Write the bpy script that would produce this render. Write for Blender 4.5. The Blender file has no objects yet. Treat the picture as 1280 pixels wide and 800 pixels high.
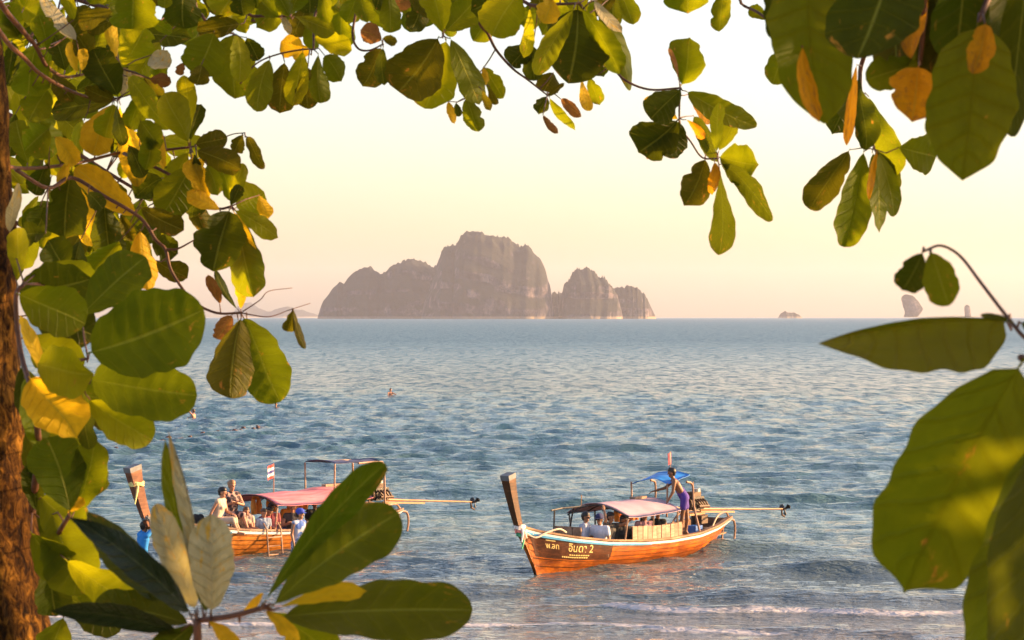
import bpy, bmesh, math, random
import numpy as np
from mathutils import Vector, Matrix, Quaternion

random.seed(7)
RNG = np.random.default_rng(7)
scene = bpy.context.scene
COL = scene.collection

# ------------------------------------------------------------------ camera
F = 3000.0            # focal length in photo pixels (photo is 1280 wide)
CAM_Z = 6.0           # eye height above the sea
HOR = 396.0           # row of the horizon in the photo
cam_data = bpy.data.cameras.new('camera')
cam_data.sensor_width = 36.0
cam_data.lens = F / 1280.0 * 36.0
cam_data.clip_start = 0.1
cam_data.clip_end = 80000.0
cam_data.dof.use_dof = True
cam_data.dof.focus_distance = 45.0
cam_data.dof.aperture_fstop = 20.0
cam = bpy.data.objects.new('camera', cam_data)
COL.objects.link(cam)
cam.location = (0, 0, CAM_Z)
cam.rotation_euler = (math.radians(90) - math.atan(4.0 / F), 0, 0)
scene.camera = cam

# ------------------------------------------------------------------ sky, sun, exposure
SUN_AZ = math.radians(80)      # clockwise from the viewing direction: to the right, slightly behind
SUN_EL = math.radians(14)
world = bpy.data.worlds.new('World')
scene.world = world
world.use_nodes = True
wn = world.node_tree.nodes
wl = world.node_tree.links
wn.clear()
wo = wn.new('ShaderNodeOutputWorld')
bg = wn.new('ShaderNodeBackground')
sky = wn.new('ShaderNodeTexSky')
sky.sky_type = 'NISHITA'
sky.sun_disc = False
sky.sun_elevation = SUN_EL
sky.sun_rotation = SUN_AZ
sky.altitude = 0.0
sky.air_density = 1.0
sky.dust_density = 2.0
sky.ozone_density = 1.0
bg.inputs['Strength'].default_value = 0.115
veil = wn.new('ShaderNodeMix')          # thin warm haze veil over the whole sky
veil.data_type = 'RGBA'
veil.blend_type = 'MULTIPLY'
veil.inputs[0].default_value = 1.0
veil.inputs[7].default_value = (1.10, 0.98, 0.97, 1.0)
wl.new(sky.outputs[0], veil.inputs[6])
wl.new(veil.outputs[2], bg.inputs['Color'])
wl.new(bg.outputs[0], wo.inputs['Surface'])

sun_data = bpy.data.lights.new('sun', 'SUN')
sun_data.energy = 5.0
sun_data.angle = math.radians(0.6)
sun_data.color = (1.0, 0.60, 0.27)
sun = bpy.data.objects.new('sun', sun_data)
COL.objects.link(sun)
sun_dir = Vector((math.sin(SUN_AZ) * math.cos(SUN_EL), math.cos(SUN_AZ) * math.cos(SUN_EL), math.sin(SUN_EL)))
sun.rotation_euler = sun_dir.to_track_quat('Z', 'Y').to_euler()
sun.location = sun_dir * 60

vs = scene.view_settings
scene.display_settings.display_device = 'sRGB'
vs.view_transform = 'Standard'
vs.look = 'None'
vs.exposure = 1.6
vs.gamma = 1.0
vs.use_curve_mapping = False
scene.cycles.max_bounces = 10
scene.cycles.transparent_max_bounces = 16
scene.cycles.volume_bounces = 1
scene.cycles.use_denoising = True


# ------------------------------------------------------------------ helpers
def P(px, py, d):
    """Point of the place seen at photo pixel (px, py), d metres in front of the eye."""
    return Vector(((px - 640.0) / F * d, d, CAM_Z - (py - HOR) / F * d))


def water_d(py):
    return CAM_Z * F / (py - HOR)


def node_mat(name):
    m = bpy.data.materials.new(name)
    m.use_nodes = True
    nt = m.node_tree
    return m, nt, nt.nodes['Principled BSDF'], nt.nodes['Material Output']


def nd(nt, typ, **kw):
    n = nt.nodes.new(typ)
    for k, v in kw.items():
        if hasattr(n, k):
            setattr(n, k, v)
        else:
            n.inputs[k.replace('_', ' ')].default_value = v
    return n


def ramp(nt, stops, interp='LINEAR'):
    r = nt.nodes.new('ShaderNodeValToRGB')
    r.color_ramp.interpolation = interp
    el = r.color_ramp.elements
    while len(el) < len(stops):
        el.new(0.5)
    for e, (p, c) in zip(el, stops):
        e.position = p
        e.color = (*c, 1.0) if len(c) == 3 else c
    return r


def simple_mat(name, col, rough=0.6, var=0.25, scale=8.0, bump=0.0, metallic=0.0, coat=0.0, stretch=None, spec=0.5):
    """Painted / woven / metal surface with uneven tone."""
    m, nt, b, o = node_mat(name)
    tc = nd(nt, 'ShaderNodeTexCoord')
    mp = nd(nt, 'ShaderNodeMapping')
    if stretch:
        mp.inputs['Scale'].default_value = stretch
    nt.links.new(tc.outputs['Object'], mp.inputs['Vector'])
    nz = nd(nt, 'ShaderNodeTexNoise', Scale=scale, Detail=5.0, Roughness=0.6)
    nt.links.new(mp.outputs[0], nz.inputs['Vector'])
    lo = tuple(c * (1 - var) for c in col)
    hi = tuple(min(1, c * (1 + var)) for c in col)
    r = ramp(nt, [(0.3, lo), (0.7, hi)])
    nt.links.new(nz.outputs['Fac'], r.inputs[0])
    nt.links.new(r.outputs[0], b.inputs['Base Color'])
    b.inputs['Roughness'].default_value = rough
    b.inputs['Metallic'].default_value = metallic
    b.inputs['Coat Weight'].default_value = coat
    b.inputs['Specular IOR Level'].default_value = spec
    if bump:
        bp = nd(nt, 'ShaderNodeBump', Strength=bump, Distance=0.02)
        nt.links.new(nz.outputs['Fac'], bp.inputs['Height'])
        nt.links.new(bp.outputs[0], b.inputs['Normal'])
    return m


def mesh_obj(name, verts, faces, mat=None, parent=None, smooth=True, uvs=None):
    me = bpy.data.meshes.new(name)
    me.from_pydata([tuple(v) for v in verts], [], faces)
    if smooth:
        me.polygons.foreach_set('use_smooth', [True] * len(me.polygons))
    if uvs is not None:
        uvl = me.uv_layers.new(name='UVMap')
        li = np.zeros(len(me.loops), dtype=np.int32)
        me.loops.foreach_get('vertex_index', li)
        uvl.data.foreach_set('uv', np.asarray(uvs, dtype=np.float32)[li].ravel())
    me.update()
    return link(name, me, mat, parent)


def link(name, me, mat=None, parent=None):
    o = bpy.data.objects.new(name, me)
    COL.objects.link(o)
    if mat:
        me.materials.clear()
        me.materials.append(mat)
    if parent:
        o.parent = parent
    return o


def tag(o, label=None, cat=None, group=None, kind=None):
    if label:
        o['label'] = label
    if cat:
        o['category'] = cat
    if group:
        o['group'] = group
    if kind:
        o['kind'] = kind
    return o


def empty(name, loc=(0, 0, 0), rz=0.0):
    e = bpy.data.objects.new(name, None)
    COL.objects.link(e)
    e.location = loc
    e.rotation_euler = (0, 0, rz)
    e.empty_display_size = 0.2
    return e


def noise_fn(seed, n=24, lo=1.0, hi=12.0, dims=2):
    """cheap smooth random field: sum of sines with 1/f amplitudes, ~unit range"""
    r = np.random.default_rng(seed)
    k = np.exp(r.uniform(np.log(lo), np.log(hi), n))
    dirs = r.normal(size=(n, dims))
    dirs /= np.linalg.norm(dirs, axis=1, keepdims=True)
    ph = r.uniform(0, 2 * np.pi, n)
    a = (lo / k) ** 0.8
    a /= np.sqrt((a ** 2).sum() / 2)

    def f(*c):
        s = 0
        for i in range(n):
            arg = ph[i]
            for j in range(dims):
                arg = arg + k[i] * dirs[i, j] * c[j]
            s = s + a[i] * np.sin(arg)
        return s
    return f


def smoothstep(a, b, x):
    t = np.clip((x - a) / (b - a), 0, 1)
    return t * t * (3 - 2 * t)


def grid_faces(nr, nc):
    i = np.arange(nr - 1)[:, None] * nc + np.arange(nc - 1)[None, :]
    return np.stack([i, i + 1, i + nc + 1, i + nc], axis=-1).reshape(-1, 4)


def fast_mesh(name, verts, faces, mat, smooth=True, parent=None):
    me = bpy.data.meshes.new(name)
    verts = np.asarray(verts, dtype=np.float32)
    faces = np.asarray(faces, dtype=np.int32)
    me.vertices.add(len(verts))
    me.vertices.foreach_set('co', verts.ravel())
    me.loops.add(faces.size)
    me.loops.foreach_set('vertex_index', faces.ravel())
    me.polygons.add(len(faces))
    k = faces.shape[1]
    me.polygons.foreach_set('loop_start', np.arange(len(faces), dtype=np.int32) * k)
    me.polygons.foreach_set('loop_total', np.full(len(faces), k, dtype=np.int32))
    if smooth:
        me.polygons.foreach_set('use_smooth', np.ones(len(faces), dtype=bool))
    me.update(calc_edges=True)
    return link(name, me, mat, parent)


class MB:
    """collects shapes into one mesh"""
    def __init__(self):
        self.v, self.f = [], []

    def add(self, verts, faces):
        n = len(self.v)
        self.v += [Vector(v) for v in verts]
        self.f += [tuple(i + n for i in f) for f in faces]
        return self

    def box(self, c, s, rot=None):
        c = Vector(c)
        vs_ = []
        for x in (-1, 1):
            for y in (-1, 1):
                for z in (-1, 1):
                    p = Vector((x * s[0] / 2, y * s[1] / 2, z * s[2] / 2))
                    if rot:
                        p = rot @ p
                    vs_.append(c + p)
        return self.add(vs_, [(0, 1, 3, 2), (4, 6, 7, 5), (0, 4, 5, 1), (2, 3, 7, 6), (0, 2, 6, 4), (1, 5, 7, 3)])

    def tube(self, pts, rads, n=8, caps=True):
        pts = [Vector(p) for p in pts]
        if not hasattr(rads, '__len__'):
            rads = [rads] * len(pts)
        rings = []
        up = Vector((0, 0, 1))
        prev = None
        for i, p in enumerate(pts):
            t = (pts[min(i + 1, len(pts) - 1)] - pts[max(i - 1, 0)])
            if t.length < 1e-9:
                t = Vector((0, 0, 1))
            t.normalize()
            if prev is None:
                a = t.cross(up)
                if a.length < 0.05:
                    a = t.cross(Vector((1, 0, 0)))
            else:
                a = prev - t * prev.dot(t)
            a.normalize()
            prev = a
            b = t.cross(a)
            rings.append([p + (a * math.cos(2 * math.pi * k / n) + b * math.sin(2 * math.pi * k / n)) * rads[i] for k in range(n)])
        vs_ = [v for r in rings for v in r]
        fs = []
        for i in range(len(pts) - 1):
            for k in range(n):
                fs.append((i * n + k, i * n + (k + 1) % n, (i + 1) * n + (k + 1) % n, (i + 1) * n + k))
        if caps:
            fs.append(tuple(range(n))[::-1])
            fs.append(tuple((len(pts) - 1) * n + k for k in range(n)))
        return self.add(vs_, fs)

    def ball(self, c, r, seg=10, rings=7):
        c = Vector(c)
        if not hasattr(r, '__len__'):
            r = (r, r, r)
        vs_, fs = [c + Vector((0, 0, r[2]))], []
        for i in range(1, rings):
            th = math.pi * i / rings
            for k in range(seg):
                ph = 2 * math.pi * k / seg
                vs_.append(c + Vector((r[0] * math.sin(th) * math.cos(ph), r[1] * math.sin(th) * math.sin(ph), r[2] * math.cos(th))))
        vs_.append(c + Vector((0, 0, -r[2])))
        for k in range(seg):
            fs.append((0, 1 + k, 1 + (k + 1) % seg))
        for i in range(rings - 2):
            for k in range(seg):
                a = 1 + i * seg
                fs.append((a + k, a + seg + k, a + seg + (k + 1) % seg, a + (k + 1) % seg))
        a = 1 + (rings - 2) * seg
        for k in range(seg):
            fs.append((a + k, len(vs_) - 1, a + (k + 1) % seg))
        return self.add(vs_, fs)

    def build(self, name, mat, parent=None, smooth=False):
        return mesh_obj(name, self.v, self.f, mat, parent, smooth)


def catmull(pts, n=6):
    """smooth polyline through points (tuples/arrays of any dimension)"""
    pts = [np.asarray(p, float) for p in pts]
    if len(pts) < 3:
        return [pts[0] + (pts[-1] - pts[0]) * t for t in np.linspace(0, 1, n + 1)]
    q = [2 * pts[0] - pts[1]] + pts + [2 * pts[-1] - pts[-2]]
    out = []
    for i in range(1, len(q) - 2):
        for k in range(n):
            t = k / n
            out.append(0.5 * ((2 * q[i]) + (-q[i - 1] + q[i + 1]) * t + (2 * q[i - 1] - 5 * q[i] + 4 * q[i + 1] - q[i + 2]) * t * t
                              + (-q[i - 1] + 3 * q[i] - 3 * q[i + 1] + q[i + 2]) * t ** 3))
    out.append(pts[-1])
    return out
# ------------------------------------------------------------------ sea
def wave_field():
    r = np.random.default_rng(11)
    comps = []
    n = 130
    lam = np.exp(r.uniform(np.log(0.30), np.log(3.4), n))
    ang = r.normal(0, 0.62, n)                      # travel mostly toward the shore (-y)
    ph = r.uniform(0, 2 * np.pi, n)
    slope = 0.062 * np.where(lam > 2.0, 0.62, 1.0)    # similar steepness per component
    for i in range(n):
        k = 2 * np.pi / lam[i]
        comps.append((k * math.sin(ang[i]), -k * math.cos(ang[i]), slope[i] / k if hasattr(slope, '__len__') else slope / k, ph[i], lam[i]))
    return comps


WAVES = wave_field()
gust = noise_fn(5, 14, 0.05, 0.5)


def sea_height(x, y, dy=0.1, dx=0.1):
    h = np.zeros_like(x)
    sx = np.zeros_like(x)
    sy = np.zeros_like(x)
    g = 0.8 + 0.35 * gust(x * 0.6, y * 0.35)
    g = np.clip(g, 0.6, 1.4)
    shore_s = 0.18 + 0.14 * smoothstep(47, 58, y) + 0.50 * smoothstep(62, 105, y)
    shore_l = 0.25 + 0.40 * smoothstep(47, 58, y) + 0.30 * smoothstep(62, 105, y)
    for kx, ky, a, p, lam in WAVES:
        lamy = 2 * np.pi / max(abs(ky), 1e-3)
        w = smoothstep(1.6, 3.2, lamy / dy) * smoothstep(1.6, 3.2, lam / dx)
        arg = kx * x + ky * y + p
        kk = math.hypot(kx, ky)
        aw = a * w * g * (shore_l if lam > 1.5 else shore_s)
        h += aw * np.cos(arg)
        sx -= aw * kx / kk * np.sin(arg) * 1.25
        sy -= aw * ky / kk * np.sin(arg) * 1.25
    return h, sx, sy


def breaker_lines(x, y):
    """two small breakers running up the beach; they slant away to the left"""
    wob = 0.35 * np.sin(x * 0.55 + 1.0) + 0.2 * np.sin(x * 1.4)
    l1 = 49.4 - 0.075 * x + wob
    l2 = 46.6 - 0.13 * x + 0.8 * wob
    l3 = 52.2 - 0.06 * x + 0.6 * np.sin(x * 0.33 + 2.0)
    return l1, l2, l3


def build_sea():
    rows = [36.0]
    while rows[-1] < 420:
        y = rows[-1]
        rows.append(y + max(0.085, 0.62 * y * y / (CAM_Z * F)))
    far = np.exp(np.linspace(np.log(rows[-1] * 1.02), np.log(17000.0), 100))
    rows = np.array(rows + list(far))
    nc = 470
    u = np.linspace(-0.32, 0.32, nc)
    Y = np.repeat(rows[:, None], nc, 1)
    X = Y * u[None, :]
    DY = np.repeat(np.gradient(rows)[:, None], nc, 1)
    DX = Y * (u[1] - u[0])
    h, sx, sy = sea_height(X, Y, DY, DX)
    l1, l2, l3 = breaker_lines(X, Y)
    n1 = noise_fn(21, 20, 0.5, 5.0)(X, Y * 0.5)
    b1 = np.exp(-((Y - l1 + 0.1) / 0.34) ** 2) * (0.09 + 0.04 * n1) * smoothstep(-9, 0.0, X)
    b2 = np.exp(-((Y - l2 + 0.1) / 0.3) ** 2) * (0.05 + 0.02 * n1)
    b3 = np.exp(-((Y - l3 + 0.15) / 0.6) ** 2) * (0.14 + 0.04 * n1)
    h = h + b1 + b2 + b3
    # separate low rollers coming in
    rl = np.random.default_rng(8)
    for i in range(44):
        ry = float(np.exp(rl.uniform(np.log(54), np.log(120))))
        rx = rl.uniform(-0.24, 0.24) * ry
        wx, wy, a = rl.uniform(1.4, 4.0), rl.uniform(0.35, 0.6), rl.uniform(0.12, 0.27)
        bend = ry + 0.05 * (X - rx) * rl.uniform(-1, 1)
        h = h + a * np.exp(-((X - rx) / wx) ** 2) * np.exp(-np.abs((Y - bend) / wy) ** 1.7)
    V = np.stack([X + sx, Y + sy, h], -1).reshape(-1, 3)
    o = fast_mesh('sea', V, grid_faces(len(rows), nc), MAT_SEA)
    # foam: left by the breakers, broken up again in the material
    f1 = smoothstep(0.5, 0.0, np.abs(Y - l1 + 0.25 + 0.12 * n1)) * smoothstep(-3, 1.5, X) * smoothstep(11.5, 9.0, X)
    f2 = smoothstep(0.45, 0.0, np.abs(Y - l2 + 0.25 + 0.12 * n1)) * smoothstep(6.5, 4.5, X)
    f4 = smoothstep(0.4, 0.0, np.abs(Y - l2 + 1.1)) * 0.55
    foam = np.clip(np.maximum(np.maximum(f1, f2), f4), 0, 1)
    at = o.data.attributes.new('foam', 'FLOAT', 'POINT')
    at.data.foreach_set('value', foam.ravel().astype(np.float32))
    tag(o, kind='structure')
    return o


def sea_material():
    m, nt, b, out = node_mat('sea_water')
    L = nt.links
    geo = nd(nt, 'ShaderNodeNewGeometry')
    sep = nd(nt, 'ShaderNodeSeparateXYZ')
    L.new(geo.outputs['Position'], sep.inputs[0])
    # shallow, sandy water near the beach, deep further out
    dist = nd(nt, 'ShaderNodeMapRange')
    dist.inputs['From Min'].default_value = 44
    dist.inputs['From Max'].default_value = 130
    L.new(sep.outputs['Y'], dist.inputs['Value'])
    shallow = ramp(nt, [(0.0, (0.19, 0.175, 0.16)), (0.08, (0.10, 0.12, 0.125)), (0.3, (0.065, 0.13, 0.15)), (1.0, (0.04, 0.11, 0.155))])
    L.new(dist.outputs[0], shallow.inputs[0])
    # stirred-up sediment clouds
    nz = nd(nt, 'ShaderNodeTexNoise', Scale=0.22, Detail=4.0, Roughness=0.6)
    mp = nd(nt, 'ShaderNodeMapping')
    mp.inputs['Scale'].default_value = (0.6, 1.0, 1.0)
    L.new(geo.outputs['Position'], mp.inputs['Vector'])
    L.new(mp.outputs[0], nz.inputs['Vector'])
    sed = ramp(nt, [(0.48, (0, 0, 0)), (0.72, (1, 1, 1))])
    L.new(nz.outputs['Fac'], sed.inputs[0])
    mixs = nd(nt, 'ShaderNodeMix', data_type='RGBA')
    sm = nd(nt, 'ShaderNodeMath', operation='MULTIPLY')
    sm.inputs[1].default_value = 0.35
    L.new(sed.outputs[0], sm.inputs[0])
    L.new(sm.outputs[0], mixs.inputs[0])
    L.new(shallow.outputs[0], mixs.inputs[6])
    mixs.inputs[7].default_value = (0.10, 0.135, 0.11, 1)
    # foam
    at = nd(nt, 'ShaderNodeAttribute', attribute_name='foam')
    fz = nd(nt, 'ShaderNodeTexNoise', Scale=3.2, Detail=8.0, Roughness=0.8)
    mp2 = nd(nt, 'ShaderNodeMapping')
    mp2.inputs['Scale'].default_value = (0.55, 1.0, 1.0)
    L.new(geo.outputs['Position'], mp2.inputs['Vector'])
    L.new(mp2.outputs[0], fz.inputs['Vector'])
    add = nd(nt, 'ShaderNodeMath', operation='ADD')
    fs = nd(nt, 'ShaderNodeMath', operation='MULTIPLY')
    fs.inputs[1].default_value = 0.52
    L.new(at.outputs['Fac'], fs.inputs[0])
    L.new(fs.outputs[0], add.inputs[0])
    L.new(fz.outputs['Fac'], add.inputs[1])
    fr = ramp(nt, [(0.86, (0, 0, 0)), (1.02, (1, 1, 1))])
    L.new(add.outputs[0], fr.inputs[0])
    mixf = nd(nt, 'ShaderNodeMix', data_type='RGBA')
    L.new(fr.outputs[0], mixf.inputs[0])
    L.new(mixs.outputs[2], mixf.inputs[6])
    mixf.inputs[7].default_value = (0.50, 0.48, 0.50, 1)
    L.new(mixf.outputs[2], b.inputs['Base Color'])
    # waves smaller than a pixel far out act as roughness
    rr = nd(nt, 'ShaderNodeMapRange')
    rr.inputs['From Min'].default_value = 60
    rr.inputs['From Max'].default_value = 600
    rr.inputs['To Min'].default_value = 0.05
    rr.inputs['To Max'].default_value = 0.34
    L.new(sep.outputs['Y'], rr.inputs['Value'])
    rmix = nd(nt, 'ShaderNodeMix', data_type='FLOAT')
    L.new(fr.outputs[0], rmix.inputs[0])
    L.new(rr.outputs[0], rmix.inputs[2])
    rmix.inputs[3].default_value = 0.8
    L.new(rmix.outputs[0], b.inputs['Roughness'])
    b.inputs['IOR'].default_value = 1.33
    # ripples: two scales of stretched noise
    def rip(scale, sx, dist_):
        mpp = nd(nt, 'ShaderNodeMapping')
        mpp.inputs['Scale'].default_value = (sx, 1.0, 1.0)
        L.new(geo.outputs['Position'], mpp.inputs['Vector'])
        n = nd(nt, 'ShaderNodeTexNoise', Scale=scale, Detail=3.0, Roughness=0.55, Distortion=0.4)
        L.new(mpp.outputs[0], n.inputs['Vector'])
        return n
    n1 = rip(6.5, 0.4, 0)
    bp = nd(nt, 'ShaderNodeBump', Strength=1.0, Distance=0.12)
    L.new(n1.outputs['Fac'], bp.inputs['Height'])
    n2 = rip(0.42, 0.35, 0)
    bp2 = nd(nt, 'ShaderNodeBump', Strength=0.8, Distance=0.5)
    L.new(n2.outputs['Fac'], bp2.inputs['Height'])
    L.new(bp2.outputs[0], bp.inputs['Normal'])
    # chop of every size, from long swell patches down to ripples
    mpn = nd(nt, 'ShaderNodeMapping')
    mpn.inputs['Scale'].default_value = (1.0, 0.2, 1.0)
    L.new(geo.outputs['Position'], mpn.inputs['Vector'])
    n3 = nd(nt, 'ShaderNodeTexNoise', Scale=1.1, Detail=5.0, Roughness=0.7)
    L.new(mpn.outputs[0], n3.inputs['Vector'])
    sub = nd(nt, 'ShaderNodeVectorMath', operation='SUBTRACT')
    L.new(n3.outputs['Color'], sub.inputs[0])
    sub.inputs[1].default_value = (0.5, 0.5, 0.5)
    mul = nd(nt, 'ShaderNodeVectorMath', operation='MULTIPLY')
    L.new(sub.outputs[0], mul.inputs[0])
    far = nd(nt, 'ShaderNodeMapRange')
    far.inputs['From Min'].default_value = 55
    far.inputs['From Max'].default_value = 170
    far.inputs['To Min'].default_value = 0.35
    far.inputs['To Max'].default_value = 1.0
    L.new(sep.outputs['Y'], far.inputs['Value'])
    amp = nd(nt, 'ShaderNodeCombineXYZ')
    for ch, k_ in (('X', 0.8), ('Y', 2.7)):
        mm = nd(nt, 'ShaderNodeMath', operation='MULTIPLY')
        mm.inputs[1].default_value = k_
        L.new(far.outputs[0], mm.inputs[0])
        L.new(mm.outputs[0], amp.inputs[ch])
    L.new(amp.outputs[0], mul.inputs[1])
    ad3 = nd(nt, 'ShaderNodeVectorMath', operation='ADD')
    L.new(bp.outputs[0], ad3.inputs[0])
    L.new(mul.outputs[0], ad3.inputs[1])
    nrm = nd(nt, 'ShaderNodeVectorMath', operation='NORMALIZE')
    L.new(ad3.outputs[0], nrm.inputs[0])
    L.new(nrm.outputs[0], b.inputs['Normal'])
    return m


MAT_SEA = sea_material()
build_sea()


# ------------------------------------------------------------------ beach slope under the trees
def build_beach():
    m, nt, b, out = node_mat('beach_sand')
    geo = nd(nt, 'ShaderNodeNewGeometry')
    nz = nd(nt, 'ShaderNodeTexNoise', Scale=1.3, Detail=7.0, Roughness=0.65)
    nt.links.new(geo.outputs['Position'], nz.inputs['Vector'])
    r = ramp(nt, [(0.3, (0.27, 0.21, 0.14)), (0.7, (0.42, 0.34, 0.24))])
    nt.links.new(nz.outputs['Fac'], r.inputs[0])
    nt.links.new(r.outputs[0], b.inputs['Base Color'])
    b.inputs['Roughness'].default_value = 0.85
    bp = nd(nt, 'ShaderNodeBump', Strength=0.5, Distance=0.05)
    nt.links.new(nz.outputs['Fac'], bp.inputs['Height'])
    nt.links.new(bp.outputs[0], b.inputs['Normal'])
    ys = np.concatenate([np.linspace(-400, -10, 14), np.linspace(-8, 60, 70), np.linspace(65, 300, 20)])
    xs = np.concatenate([np.linspace(-400, -32, 14), np.linspace(-30, 30, 61), np.linspace(32, 400, 14)])
    Y, X = np.meshgrid(ys, xs, indexing='ij')
    Z = np.where(Y < 0, 4.4, np.where(Y < 43, 4.4 * (1 - Y / 43) - 0.16, -0.16 - (Y - 43) * 0.05))
    Z = Z + 0.035 * noise_fn(3, 20, 0.2, 3.0)(X, Y)
    o = fast_mesh('beach', np.stack([X, Y, Z], -1).reshape(-1, 3), grid_faces(len(ys), len(xs)), m)
    tag(o, kind='structure')


def ground_z(y):
    return 4.4 if y < 0 else max(-3.0, 4.4 * (1 - y / 43.0) - 0.16)


build_beach()


# ------------------------------------------------------------------ limestone islands on the horizon
def rock_material():
    m, nt, b, out = node_mat('limestone')
    L = nt.links
    geo = nd(nt, 'ShaderNodeNewGeometry')
    mp = nd(nt, 'ShaderNodeMapping')
    mp.inputs['Scale'].default_value = (1.0, 1.0, 0.6)
    L.new(geo.outputs['Position'], mp.inputs['Vector'])
    nz = nd(nt, 'ShaderNodeTexNoise', Scale=0.03, Detail=9.0, Roughness=0.72)
    L.new(mp.outputs[0], nz.inputs['Vector'])
    rock = ramp(nt, [(0.34, (0.018, 0.017, 0.022)), (0.50, (0.062, 0.054, 0.064)), (0.68, (0.25, 0.20, 0.20))])
    L.new(nz.outputs['Fac'], rock.inputs[0])
    # scrub clings wherever the rock is not sheer
    sep = nd(nt, 'ShaderNodeSeparateXYZ')
    L.new(geo.outputs['Normal'], sep.inputs[0])
    nz2 = nd(nt, 'ShaderNodeTexNoise', Scale=0.03, Detail=6.0, Roughness=0.7)
    L.new(geo.outputs['Position'], nz2.inputs['Vector'])
    ad = nd(nt, 'ShaderNodeMath', operation='ADD')
    L.new(sep.outputs['Z'], ad.inputs[0])
    L.new(nz2.outputs['Fac'], ad.inputs[1])
    veg = ramp(nt, [(0.72, (0, 0, 0)), (0.95, (1, 1, 1))])
    L.new(ad.outputs[0], veg.inputs[0])
    mx = nd(nt, 'ShaderNodeMix', data_type='RGBA')
    L.new(veg.outputs[0], mx.inputs[0])
    L.new(rock.outputs[0], mx.inputs[6])
    mx.inputs[7].default_value = (0.026, 0.028, 0.022, 1)
    # pale beach and tide-washed foot
    sp = nd(nt, 'ShaderNodeSeparateXYZ')
    L.new(geo.outputs['Position'], sp.inputs[0])
    ft = nd(nt, 'ShaderNodeMapRange')
    ft.inputs['From Min'].default_value = 9.0
    ft.inputs['From Max'].default_value = 4.0
    L.new(sp.outputs['Z'], ft.inputs['Value'])
    mx2 = nd(nt, 'ShaderNodeMix', data_type='RGBA')
    L.new(ft.outputs[0], mx2.inputs[0])
    L.new(mx.outputs[2], mx2.inputs[6])
    mx2.inputs[7].default_value = (0.30, 0.24, 0.18, 1)
    L.new(mx2.outputs[2], b.inputs['Base Color'])
    b.inputs['Roughness'].default_value = 0.95
    b.inputs['Specular IOR Level'].default_value = 0.1
    bp = nd(nt, 'ShaderNodeBump', Strength=1.0, Distance=14.0)
    L.new(nz.outputs['Fac'], bp.inputs['Height'])
    L.new(bp.outputs[0], b.inputs['Normal'])
    return m


MAT_ROCK = rock_material()


def build_island(profile, D, depth, seed, label, p=3.5, nx=260, nt=110, rag=1.0):
    """a limestone mass whose skyline follows the given outline (photo px) at D metres"""
    prof = np.array(profile, float)
    xw = (prof[:, 0] - 640) / F * D
    zw = np.maximum((HOR - prof[:, 1]) / F * D, 0) + np.where(prof[:, 1] < HOR - 1, CAM_Z, -2)
    xs = np.linspace(xw[0], xw[-1], nx)
    H = np.interp(xs, xw, zw)
    W = xw[-1] - xw[0]
    H = H + rag * noise_fn(seed, 30, 20 / W, 160 / W, 1)(xs) * 2.6 * np.clip(H / 60, 0, 1)
    fine = rag * noise_fn(seed + 9, 40, 150 / W, 900 / W, 1)(xs) * 2.2 * np.clip(H / 60, 0, 1)
    t = np.linspace(-1, 1, nt)
    ts = np.sign(t) * np.abs(t) ** 0.75
    X = np.repeat(xs[:, None], nt, 1)
    T = np.repeat(ts[None, :], nx, 0)
    nf = noise_fn(seed + 1, 40, 0.006, 0.09, 2)
    crag = nf(X, T * depth) + 0.4 * noise_fn(seed + 5, 50, 0.03, 0.25, 2)(X, T * depth * 0.4)
    env = 1 - np.abs(np.clip(T, -1, 1)) ** p
    # depth tapers where the island is low, so cliffs bend round at both ends
    tap = 0.25 + 0.75 * np.sqrt(np.clip(H / H.max(), 0, 1))
    Z = (H[:, None] + fine[:, None] * np.clip(1 - np.abs(T) * 5, 0, 1)) * env * (1 - 0.13 * np.abs(T) * (1 + crag))
    ledge = noise_fn(seed + 6, 30, 0.05, 0.3, 2)(Z, X * 0.25)
    Yw = D + T * depth * tap[:, None] + crag * depth * 0.07 * (1 - np.abs(T)) + ledge * 7.0 * np.clip(Z / 30, 0, 1)
    X = X + noise_fn(seed + 2, 40, 0.01, 0.1, 2)(T * depth, Z) * 3.0
    Z = np.where(np.abs(T) > 0.999, -4.0, Z)
    o = fast_mesh('island', np.stack([X, Yw, Z], -1).reshape(-1, 3), grid_faces(nx, nt), MAT_ROCK)
    tag(o, label=label, kind='structure')
    return o


build_island([(400, 396.5), (404, 390), (410, 374), (423, 357), (428, 351), (433, 354), (439, 346), (449, 337), (458, 335), (467, 333.5), (470.5, 337),
              (477, 341), (485, 339.5), (495, 331), (508, 326), (518, 321.5), (534.5, 326), (539, 329), (543, 334), (556, 333), (580, 338), (610, 350), (640, 396.5)],
             7300, 260, 31, 'lower forested limestone ridge at the left of the big island')
build_island([(528, 396.5), (534, 372), (541, 347), (546, 332), (549, 324), (554, 309), (561, 306.7), (569, 305.4), (572, 298), (575.5, 291), (580.5, 289),
              (590, 289), (603, 292), (618, 294.6), (626, 298), (643, 301), (659, 307.7), (667, 316), (675.6, 324), (682, 335.6), (685.4, 348.7),
              (688, 357), (691, 380), (694, 396.5)],
             7000, 300, 41, 'tallest steep limestone island on the horizon', p=4.5)
build_island([(698, 396.5), (701, 372), (705, 356), (710, 348.7), (716.6, 340.5), (723, 335.6), (733, 334), (741, 338), (751, 345.5), (761, 352),
              (767, 362), (772, 380), (775, 396.5)],
             6900, 150, 51, 'rounded limestone dome right of the tallest island', p=4.0, nx=150)
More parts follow.
